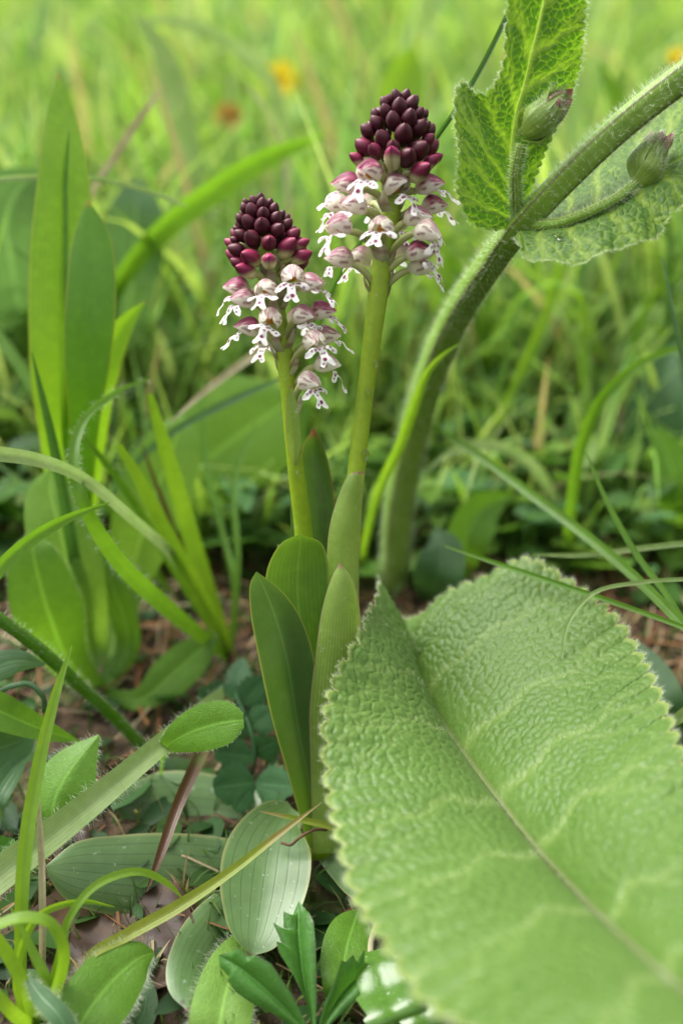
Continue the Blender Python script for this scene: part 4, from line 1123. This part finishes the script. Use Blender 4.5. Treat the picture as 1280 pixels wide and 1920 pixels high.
obj('leaflet', fan(fd([(598, 1938), (630, 1880), (665, 1838), (700, 1812)], 155, 162), fd([(594, 1935), (608, 1880), (630, 1832), (640, 1800), (648, 1804), (662, 1790), (668, 1804), (684, 1780), (682, 1806), (700, 1812)], 155, 162),
                   fd([(602, 1938), (640, 1902), (672, 1868), (682, 1850), (680, 1842), (696, 1828), (694, 1820), (700, 1813)], 155, 162)), CUT, ct)
obj('leaf_stalk', tube(P(np.array([588., 588, 588]), np.array([1990., 1960, 1930]), np.array([152., 153, 155])), .6, k=8, n=10), CUT, ct)
single('wet_leaf', 'wet glossy lobed leaf under the edge of the huge sage leaf', 'leaf', [gr(760, 1960), (742, 1905, 152), (724, 1850, 157), (708, 1805, 161), (702, 1782, 164)], [60, 104, 112, 78, 30], WETM, m=11, cup=.2, teeth=5, tooth=.22, n=44)
single('wet_leaf', 'second wet lobed leaf tucked under the huge sage leaf', 'leaf', [gr(840, 1990), (805, 1920, 151), (785, 1870, 155), (776, 1820, 160)], [50, 90, 90, 30], WETM, m=9, cup=.2, teeth=5, tooth=.22)
single('leaf', 'smooth dark green oval leaf between cut leaf and huge sage leaf', 'leaf', [gr(640, 1900), (640, 1850, 160), (648, 1785, 165), (662, 1735, 170), (672, 1706, 174)], [30, 72, 92, 72, 12], HERB, m=9, cup=.2)
stalk('dry_twig', 'short bleached twig beside the wet glossy leaf', 'twig', [(694, 1790, 164), (696, 1762, 168), (706, 1735, 171), (718, 1700, 174)], .55, G_DRY)
stalk('dry_twig', 'curled dark dry stem over the pale rosette leaf', 'twig', [(528, 1580, 178), (545, 1584, 177), (562, 1570, 177), (590, 1556, 178), (612, 1556, 180)], .28, TWIG)

# dead leaves on the ground
def dead_leaf(label, c, w, seed):
    """curled brown leaf lying on the soil, centre line given by ground pixels"""
    pts = [P(x, y, gd(x, y) - l) for x, y, l in c]
    g = blade(np.array(pts), w, n=30, m=13, px=False, fold=0, cup=0)
    r = np.random.default_rng(seed); V = g['V'].reshape(30, 13, 3)
    v = np.linspace(0, 1, 30)[:, None]; u = np.linspace(-1, 1, 13)[None]
    V[..., 2] = gz(V[..., 0], V[..., 1]) + 2.2 + 1.6 * np.sin(v * 7 + seed) * u + 1.2 * u**2 + .5 * np.sin(u * 9 + v * 13)
    g['V'] = V.reshape(-1, 3)
    return obj('dead_leaf', g, DEAD, label=label, cat='leaf', group='dead brown leaves on the soil')
dead_leaf('large mottled brown dead leaf under the rosette leaves', [(60, 1780, 2), (150, 1760, 2), (260, 1770, 2), (350, 1790, 2)], [14, 34, 34, 10], 1)
dead_leaf('purplish brown dead leaf behind the left upright orchid leaf', [(410, 1060, 2), (450, 1066, 2), (500, 1072, 2), (540, 1080, 2)], [8, 24, 26, 8], 2)
dead_leaf('dark dead leaf showing beside the pale hairy blade', [(60, 1600, 2), (110, 1605, 2), (160, 1620, 2)], [8, 18, 8], 3)

# single blades at the right
for lab, pts, w, mat, kw in [
    ('slender blade curving up between tall orchid and sage stem', [gr(672, 1075), (690, 990, 250), (712, 915, 238), (748, 838, 222), (776, 762, 212), (800, 700, 206), (828, 668, 202), (862, 643, 199)], [12, 14, 17, 20, 19, 14, 9, 2], G_BRIGHT, dict(fold=.4)),
    ('dark wiry stem slanting up behind the tall orchid spike', [gr(560, 930), (575, 760, 245), (600, 600, 212), (640, 510, 196), (700, 420, 186), (760, 340, 180), (815, 262, 175), (858, 200, 172), (905, 120, 170), (975, -20, 168), (1030, -120, 166)], [8, 9, 9, 9, 9, 9, 9, 9, 10, 10, 10], G_DARK, dict(fold=.8, n=60)),
    ('long green blade slanting down past the huge sage leaf', [(1400, 1290, 170), (1290, 1182, 178), (1200, 1092, 188), (1100, 1006, 200), (980, 916, 214), (880, 842, 226), (788, 786, 236)], [18, 19, 19, 19, 18, 14, 3], G_MID, dict(fold=.5)),
    ('thin blade with pale tip lying above the huge sage leaf', [(1400, 1226, 170), (1290, 1180, 176), (1180, 1140, 181), (1050, 1096, 187), (930, 1056, 193), (835, 1024, 198)], [10, 10, 10, 10, 9, 3], G_MID, dict(fold=.5)),
    ('thin nearly level blade with pale tip right of the huge sage leaf', [(1400, 1012, 190), (1290, 1018, 196), (1200, 1028, 200), (1100, 1040, 203), (998, 1040, 206)], [11, 11, 11, 10, 3], G_PALE, dict(fold=.5)),
    ('thin straight blade rising from the lower right beside the huge sage leaf', [(1350, 1290, 172), (1300, 1200, 178), (1246, 1112, 184), (1190, 1036, 189), (1132, 930, 194), (1094, 838, 198)], [11, 11, 12, 12, 9, 2], G_MID, dict(fold=.5)),
    ('small curved blade whose tip bends down onto the huge sage leaf', [(1380, 1090, 178), (1290, 1086, 180), (1200, 1092, 180), (1112, 1112, 178), (1064, 1170, 176), (1052, 1235, 175)], [8, 8, 8, 8, 7, 3], G_PALE, dict(fold=.4)),
    ('short stiff dark blade tip at the right margin under the stem leaf', [(1330, 900, 196), (1300, 760, 199), (1272, 640, 201), (1255, 560, 203), (1240, 480, 205)], [12, 11, 10, 8, 2], G_DARK, dict(fold=.5)),
    ('brown-spotted blade arching to the right margin behind the huge sage leaf', [gr(1060, 1060), (1072, 930, 250), (1092, 825, 236), (1132, 742, 228), (1200, 682, 222), (1290, 646, 218), (1400, 620, 214)], [16, 20, 23, 21, 15, 10, 6], G_MID, dict(fold=.4)),
    ('pale hairy blade arching low behind the long slanting green blade', [gr(1062, 1030), (1040, 940, 280), (990, 865, 268), (920, 834, 258), (850, 846, 252), (800, 880, 250)], [12, 18, 20, 18, 14, 3], G_PALE, dict(fold=.3)),
    ('tall blurred blade leaning right from the ground behind the sage stem', [gr(915, 900), (935, 790, 300), (980, 690, 292), (1020, 600, 285), (1066, 490, 280)], [12, 14, 17, 19, 3], G_BRIGHT, dict(fold=.4)),
    ('long thin dewy stalk standing right of the sage stem', [gr(900, 930), (930, 760, 300), (955, 640, 296), (975, 520, 292)], [9, 9, 8, 3], G_MID, dict(fold=.5)),
    ('wide blurred blade behind the tall orchid bud tip', [gr(760, 560), (752, 400, 420), (745, 220, 400), (762, 130, 395), (775, 86, 392)], [60, 80, 90, 70, 4], G_BRIGHT, dict(roll=10)),
    ('wide blurred blade leaning left behind the stem leaf', [gr(1230, 560), (1210, 360, 360), (1165, 220, 345), (1125, 118, 340)], [40, 60, 46, 3], G_MID, dict(fold=.3)),
    ('broad dark leaf at the right margin behind the arching spotted blade', [gr(1210, 950), (1220, 850, 300), (1235, 740, 296), (1262, 640, 296)], [60, 110, 96, 6], HERB_D, dict(m=9)),
    ('lighter broad leaf at the right margin beside the dark broad leaf', [gr(1275, 1010), (1270, 930, 270), (1250, 850, 268), (1230, 800, 268)], [50, 84, 60, 5], HERB, dict(m=9)),
    ('green oval leaf low between sage stem and huge sage leaf', [gr(860, 1090), (870, 1020, 262), (900, 960, 262), (960, 925, 266)], [30, 84, 80, 5], HERB, dict(m=9, roll=20)),
    ('heart-shaped dark leaf at the foot of the sage stem', [gr(800, 1130), (820, 1080, 252), (830, 1030, 252), (815, 990, 255)], [30, 90, 74, 5], HERB_D, dict(m=9)),
    ('blue-green leaf behind the foot of the sage stem', [gr(900, 1040), (850, 980, 285), (820, 940, 285), (790, 900, 290)], [30, 74, 60, 5], G_BLUE, dict(m=9)),
    ('dark leaf low at the right margin beside the huge sage leaf', [gr(1250, 1420), (1240, 1330, 200), (1215, 1260, 206), (1190, 1200, 212)], [40, 90, 70, 5], HERB_D, dict(m=9)),
    ('pale stalk tip at the right margin below the slanting blades', [(1400, 1270, 160), (1330, 1310, 160), (1280, 1340, 162), (1230, 1380, 168)], [24, 24, 22, 10], G_PALE, dict(fold=.5))]:
    single('grass_leaf' if 'leaf ' not in lab[:26] else 'leaf', lab, 'leaf' if 'leaf ' in lab[:26] else 'grass', pts, w, mat, **kw)
# ------------------------------------------------------------------ masses nobody could count
MEADOW = col_mat('meadow_grass', trans=.42, rough=.55, spec=.28)
LITTER = col_mat('litter', trans=.1, rough=.7, spec=.25, bscale=900, bstr=.3)
PALETTE = np.array([[.19, .325, .045], [.145, .275, .04], [.26, .38, .08], [.135, .25, .08], [.085, .19, .04], [.30, .40, .13], [.19, .31, .075]])
def hsh(n, seed):
    return np.random.default_rng(seed)

def mass_blades(N, y0, y1, seed, hmin, hmax, wmin, wmax, power=1.0, xfun=None, lean=.55, pal=PALETTE, dry=.06, nseg=6, keepfn=None):
    r = np.random.default_rng(seed)
    t = r.random(N)**power
    y = y0 * (y1 / y0)**t
    hw = xfun(y)
    x = (r.random(N) * 2 - 1) * hw
    if keepfn is not None:
        k = keepfn(x, y); x, y = x[k], y[k]; N = len(x)
    h = hmin + (hmax - hmin) * r.random(N)**1.4
    w = wmin + (wmax - wmin) * r.random(N)**2
    far = np.clip(y / 1500, 0, 1)
    w = w * (1 + 1.2 * far)
    az = r.random(N) * 2 * np.pi
    ln = lean * (.2 + r.random(N))
    droop = r.random(N)**2 * .9
    tw = r.random(N) * np.pi
    s = np.linspace(0, 1, nseg)
    base = np.stack([x, y, gz(x, y) - 1.0], 1)
    dirv = np.stack([np.cos(az), np.sin(az), np.zeros(N)], 1)
    side = np.stack([-np.sin(az + tw * .3), np.cos(az + tw * .3), np.zeros(N)], 1)
    hz = (s[None] - droop[:, None] * .75 * s[None]**3) * h[:, None]
    hx = (ln[:, None] * s[None]**1.6 + droop[:, None] * .7 * s[None]**2.4) * h[:, None]
    C = base[:, None] + dirv[:, None] * hx[..., None] + ZV[None, None] * hz[..., None]
    wp = np.sin(np.pi * (.22 + .775 * s))**.8
    W_ = (w[:, None] * wp[None])[..., None] * .5
    up = np.array([0, 0, 1.0])
    V = np.stack([C - side[:, None] * W_, C + dirv[:, None] * W_ * .25 - up * W_ * .15, C + side[:, None] * W_], 2)   # keeled
    n3 = nseg * 3
    V = V.reshape(-1, 3)
    q = []
    for i in range(nseg - 1):
        for j in range(2):
            a = i * 3 + j; q.append([a, a + 3, a + 4, a + 1])
    Q = (np.arange(N)[:, None, None] * n3 + np.array(q)[None]).reshape(-1, 4)
    c = pal[r.integers(0, len(pal), N)] * (.75 + .5 * r.random((N, 1)))
    d = r.random(N) < dry
    c[d] = np.array([.32, .27, .14]) * (.6 + .6 * r.random((d.sum(), 1)))
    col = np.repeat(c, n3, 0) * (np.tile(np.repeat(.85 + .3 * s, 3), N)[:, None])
    return dict(V=V, Q=Q, col=col)

def mass_leaves(N, y0, y1, seed, smin, smax, hmax, xfun, power=1.0, keepfn=None, pal=PALETTE, upright=.4, hpow=1.5):
    """small broad leaves on thin stalks, each an 8-sided cupped blade"""
    r = np.random.default_rng(seed)
    y = y0 * (y1 / y0)**(r.random(N)**power)
    x = (r.random(N) * 2 - 1) * xfun(y)
    if keepfn is not None:
        k = keepfn(x, y); x, y = x[k], y[k]; N = len(x)
    h = hmax * r.random(N)**hpow
    s = smin + (smax - smin) * r.random(N)**1.5
    c = np.stack([x, y, gz(x, y) + h], 1)
    az = r.random(N) * 2 * np.pi
    el = (r.random(N) - .25) * upright * 2
    d = np.stack([np.cos(az) * np.cos(el), np.sin(az) * np.cos(el), np.sin(el)], 1)
    sd_ = unit(np.cross(d, ZV) + .25 * r.normal(size=(N, 3)))
    nn = np.cross(sd_, d)
    prof = [(0, .06), (.2, .62), (.5, .8), (.8, .55), (1, .05)]
    asp = (.45 + .5 * r.random(N))[:, None]
    V = []
    for t, w in prof:
        for u in (-1, 0, 1):
            V.append(c + d * (s[:, None] * (t - .1)) + sd_ * (s[:, None] * asp * .5 * w * u) + nn * (s[:, None] * (.12 * abs(u) * w - .18 * t * t)))
    V = np.stack(V, 1)
    q = [[i * 3 + j, i * 3 + 3 + j, i * 3 + 4 + j, i * 3 + 1 + j] for i in range(4) for j in range(2)]
    # stalk: a thin quad from leaf to soil
    g0 = np.stack([x, y, gz(x, y) - 1], 1) - d * s[:, None] * .2
    st = np.stack([g0 - sd_ * .35, g0 + sd_ * .35, c + sd_ * .25, c - sd_ * .25], 1)
    V = np.concatenate([V, st], 1)
    q.append([15, 16, 17, 18])
    Q = (np.arange(N)[:, None, None] * 19 + np.array(q)[None]).reshape(-1, 4)
    cc = pal[r.integers(0, len(pal), N)] * (.7 + .55 * r.random((N, 1)))
    return dict(V=V.reshape(-1, 3), Q=Q, col=np.repeat(cc, 19, 0))

fr = lambda y: 60 + y * .6
# keep clear of the space where the picked plants stand: only low growth there
def stuffobj(name, g, mat, label):
    o = obj(name, g, mat, base=np.zeros(3), kind='stuff')
    o['label'] = label
    return o
far_keep = lambda x, y: np.ones(len(x), bool)
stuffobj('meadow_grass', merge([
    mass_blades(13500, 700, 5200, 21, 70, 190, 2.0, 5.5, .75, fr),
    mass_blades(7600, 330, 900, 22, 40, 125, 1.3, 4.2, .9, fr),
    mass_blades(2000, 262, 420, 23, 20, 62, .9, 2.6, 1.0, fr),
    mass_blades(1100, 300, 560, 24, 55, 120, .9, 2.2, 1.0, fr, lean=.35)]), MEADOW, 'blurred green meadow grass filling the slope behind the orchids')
GREENS = np.array([[.09, .2, .025], [.12, .245, .025], [.065, .16, .03], [.075, .175, .055], [.16, .28, .05]])
stuffobj('undergrowth', merge([
    mass_leaves(7200, 420, 3200, 31, 14, 42, 70, fr, .8, pal=GREENS),
    mass_leaves(3400, 250, 480, 32, 8, 24, 26, fr, 1.0, pal=GREENS * .9),
    mass_leaves(620, 120, 260, 33, 4, 11, 4, lambda y: 30 + y * .45, 1.0, pal=np.array([[.03, .085, .02], [.04, .10, .018], [.025, .065, .022]]), upright=.3)]),
    MEADOW, 'low leafy undergrowth covering the soil between the grasses')
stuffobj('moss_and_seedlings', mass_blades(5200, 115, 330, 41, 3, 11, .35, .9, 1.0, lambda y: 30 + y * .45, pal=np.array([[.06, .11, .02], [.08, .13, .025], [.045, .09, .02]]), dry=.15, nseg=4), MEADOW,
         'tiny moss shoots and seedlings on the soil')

def straw(N, y0, y1, seed, lmin, lmax, wd):
    r = np.random.default_rng(seed)
    y = y0 + (y1 - y0) * r.random(N); x = (r.random(N) * 2 - 1) * (35 + y * .42)
    az = r.random(N) * np.pi; L_ = lmin + (lmax - lmin) * r.random(N)
    s = np.linspace(-.5, .5, 6)
    bend = r.normal(size=N) * .25
    X = x[:, None] + np.cos(az)[:, None] * s * L_[:, None] - np.sin(az)[:, None] * bend[:, None] * s**2 * L_[:, None]
    Y = y[:, None] + np.sin(az)[:, None] * s * L_[:, None] + np.cos(az)[:, None] * bend[:, None] * s**2 * L_[:, None]
    tilt = r.normal(size=N) * .12
    Z = gz(X, Y) + .6 + 3.0 * r.random(N)[:, None]**2 + tilt[:, None] * s * L_[:, None]
    C = np.stack([X, Y, Z], -1)
    w_ = (wd * (.4 + .9 * r.random(N)))[:, None, None]
    sd_ = np.stack([-np.sin(az), np.cos(az), np.zeros(N)], 1)[:, None] * w_
    V = np.stack([C - sd_, C + ZV * w_ * .8, C + sd_], 2).reshape(-1, 3)
    q = [[i * 3 + j, i * 3 + 3 + j, i * 3 + 4 + j, i * 3 + 1 + j] for i in range(5) for j in range(2)]
    Q = (np.arange(N)[:, None, None] * 18 + np.array(q)[None]).reshape(-1, 4)
    pal = np.array([[.20, .14, .075], [.15, .075, .03], [.19, .085, .03], [.08, .04, .02], [.28, .22, .13]])
    c = pal[r.integers(0, 5, N)] * (.7 + .5 * r.random((N, 1)))
    return dict(V=V, Q=Q, col=np.repeat(c, 18, 0))
stuffobj('straw_litter', merge([straw(260, 110, 215, 51, 8, 30, .28), straw(1500, 205, 420, 52, 8, 42, .42)]), LITTER, 'brown straw and dead grass stems lying on the soil')

# ------------------------------------------------------------------ blurred tufts, leaves and flowers in the middle distance
rt = random.Random(4)
spots = [(905, 640, 'right of the leaning sage stem, below its leaf node'), (1010, 700, 'under the drooping sage stem leaf'), (1130, 640, 'just beneath the wet edge of the sage stem leaf'), (1200, 760, 'within the curve of the arching spotted blade'),
         (1060, 800, 'at the left foot of the arching spotted blade'), (960, 820, 'behind the low pale hairy arching blade'), (1250, 880, 'beside the lighter broad leaf at the margin'), (870, 760, 'just right of the lower sage stem'),
         (640, 700, 'in the gap between both orchid stems'), (420, 560, 'behind the lowest left flower of the short orchid'), (330, 620, 'between round-tipped bluish leaf and short orchid'), (360, 480, 'behind the long two-toned arching blade'),
         (250, 560, 'at the foot of the round-tipped bluish leaf'), (1020, 560, 'behind the middle of the sage stem leaf'), (1180, 520, 'behind the toothed end of the sage stem leaf'), (560, 520, 'behind the bud cone of the short orchid'),
         (60, 620, 'behind the tall broad-leaved plant'), (20, 560, 'at the foot of the hidden bluish broad leaf'), (860, 560, 'between tall orchid flowers and sage stem'), (1100, 900, 'behind the long slanting green blade'),
         (300, 700, 'behind the clipped grass tuft'), (440, 640, 'behind the silvery thin slanting blade')]
for k, (x, y, where) in enumerate(spots):
    b = P(x, y, gd(x, y))
    t = thing('grass_tuft', 'blurred grass tuft ' + where, 'grass', b, 'blurred grass tufts behind the flowers')
    for j in range(rt.randint(5, 8)):
        h = rt.uniform(35, 95); a = rt.uniform(0, 2 * math.pi); ln = rt.uniform(.1, .55) * h
        dv = np.array([math.cos(a), math.sin(a) * .7, 0])
        p0 = b + dv * 2.5; dr = rt.uniform(0, .35)
        pts = np.array([p0 - ZV, p0 + dv * ln * .25 + ZV * h * .4, p0 + dv * ln * .6 + ZV * h * .78, p0 + dv * ln * (1 + dr) + ZV * h * (1 - dr * .7)])
        g = blade(pts, [1.6, rt.uniform(2, 3.4), rt.uniform(1.6, 2.6), .2], n=14, m=5, px=False, roll=rt.uniform(-50, 50), fold=.4)
        obj('blade', g, rt.choice([G_BRIGHT, G_MID, G_MID, G_BRIGHT, G_DARK, G_PALE]), t)
for lab, x, y, d, wx, hy, mat in [('wide blurred leaf arching down above the bud tip of the short orchid', 345, 470, 640, 0, 0, G_PALE)]:
    single('leaf', lab, 'leaf', [gr(365, 640), (362, 450, 380), (346, 250, 362), (305, 100, 352), (256, 20, 346)], [46, 54, 52, 40, 4], G_PALE)
single('grass_leaf', 'wide blurred blade arching from the top above the short orchid', 'grass', [gr(560, 560), (540, 300, 420), (505, 150, 402), (420, 72, 388), (330, 38, 380), (252, 40, 376)], [18, 24, 26, 26, 20, 4], G_PALE)
single('dry_stalk', 'blurred brown bent stem between the two orchid spikes', 'stalk', [gr(545, 520), (540, 380, 330), (530, 280, 325), (500, 205, 322), (462, 160, 322)], [9, 9, 9, 8, 3], G_DRY)
single('dry_stalk', 'blurred reddish stem leaning beside the sage stem', 'stalk', [gr(720, 860), (748, 740, 320), (770, 670, 315), (785, 620, 312)], [12, 12, 10, 3], G_RED)

def flower_head(label, x, y, d, r0, colr, n):
    c = P(x, y, d)
    gpt = np.array([c[0], c[1] + 4, float(gz(c[0], c[1] + 4))])
    t = thing('wild_flower', label, 'flower', gpt)
    obj('stem', tube(np.array([gpt, gpt * .5 + c * .5 + np.array([2, 0, 0]), c]), .7, k=8, n=14), G_MID, t)
    M_ = plain('petal_' + label.split()[1], colr, trans=.3, rough=.5, bstr=.1, var=.15)
    for k in range(n):
        a = 2 * math.pi * k / n
        dv = np.array([math.cos(a), -.35 + .3 * math.sin(a), math.sin(a) * .8 + .25])
        pts = np.array([c, c + dv * r0 * .5, c + dv * r0])
        obj('petal', blade(pts, [r0 * .3, r0 * .9, r0 * .5], n=10, m=5, px=False, cup=-.2), M_, t)
flower_head('blurred yellow wild flower in the grass above the spikes', 525, 157, 470, 10, (.75, .55, .02), 5)
flower_head('blurred orange seed head left of the tall orchid spike', 430, 226, 480, 8, (.42, .24, .06), 6)
flower_head('small yellow wild flower at the right margin', 1268, 112, 420, 5, (.75, .55, .02), 5)

# ------------------------------------------------------------------ rain drops
def drop(label, x, y, d, rp, sy=1.25):
    n, k = 10, 14
    th = np.linspace(0, np.pi, n)[:, None]; ph = np.linspace(0, 2 * np.pi, k, endpoint=False)[None]
    c = P(x, y, d); rm = rp * d / F
    X = np.sin(th) * np.cos(ph); Y = np.sin(th) * np.sin(ph) * .8; Z = np.cos(th) * sy + 0 * ph
    Z = np.where(Z > 0, Z * 1.1, Z)
    V = c + rm * np.stack([X, Y, Z], -1).reshape(-1, 3)
    i, j = np.meshgrid(np.arange(n - 1), np.arange(k), indexing='ij'); q = (i * k + j).ravel(); q2 = (i * k + (j + 1) % k).ravel()
    o = obj('water_drop', dict(V=V, Q=np.stack([q, q + k, q2 + k, q2], 1)), WATER, label=label, cat='water drop', group='rain drops')
    return o
def on_stem(sp, x, y, rad_):
    ax, ad = sp.at(y); dx = (x - ax) * ad / F
    return ad - math.sqrt(max(rad_**2 - dx * dx, .05))
drop('rain drop hanging on the right of the tall orchid stem just above its sheath', 685, 853, on_stem(spR, 680, 853, 1.7), 8)
drop('rain drop on the front of the tall orchid stem midway up', 690, 738, on_stem(spR, 690, 738, 1.6), 7)
drop('tiny rain drop on the right rim of the tall orchid stem', 704, 683, on_stem(spR, 700, 683, 1.6), 4)
drop('rain drop on the short orchid stem just above its broad leaves', 558, 890, on_stem(spL, 558, 890, 1.6), 6)
drop('small rain drop on the short orchid stem above the other drop', 560, 848, on_stem(spL, 556, 848, 1.5), 4)
drop('tiny rain drop on the left rim of the broad orchid leaf', 523, 1024, 177.5, 4, 1.0)

def pool(label, c0, ax, ay, rx, ry, th):
    """shallow puddle lying on a leaf: ax, ay span its plane"""
    ax = unit(ax); nn = unit(np.cross(ax, ay)); nn = nn if nn[2] > 0 else -nn; ay = unit(np.cross(nn, ax))
    a = np.linspace(0, 2 * np.pi, 28, endpoint=False); V = []
    for rr, h in ((0.02, 1.0), (.4, .95), (.75, .75), (.95, .3), (1.0, -.6)):
        w = 1 + .12 * np.sin(3 * a + 1) + .06 * np.sin(5 * a)
        V.append(c0 + (rr * rx * w * np.cos(a))[:, None] * ax + (rr * ry * w * np.sin(a))[:, None] * ay + nn * h * th)
    i, j = np.meshgrid(np.arange(4), np.arange(28), indexing='ij'); q = (i * 28 + j).ravel(); q2 = (i * 28 + (j + 1) % 28).ravel()
    Q = np.stack([q, q + 28, q2 + 28, q2], 1)
    return obj('water_pool', dict(V=np.concatenate(V), Q=Q), WATER, label=label, cat='water')
pool('small pool of rain water lying in the sage stem leaf', P(1070, 446, 168.4), P(1130, 452, 168) - P(1010, 446, 170), P(1050, 488, 165) - P(1046, 424, 174), 3.6, 1.9, .55)
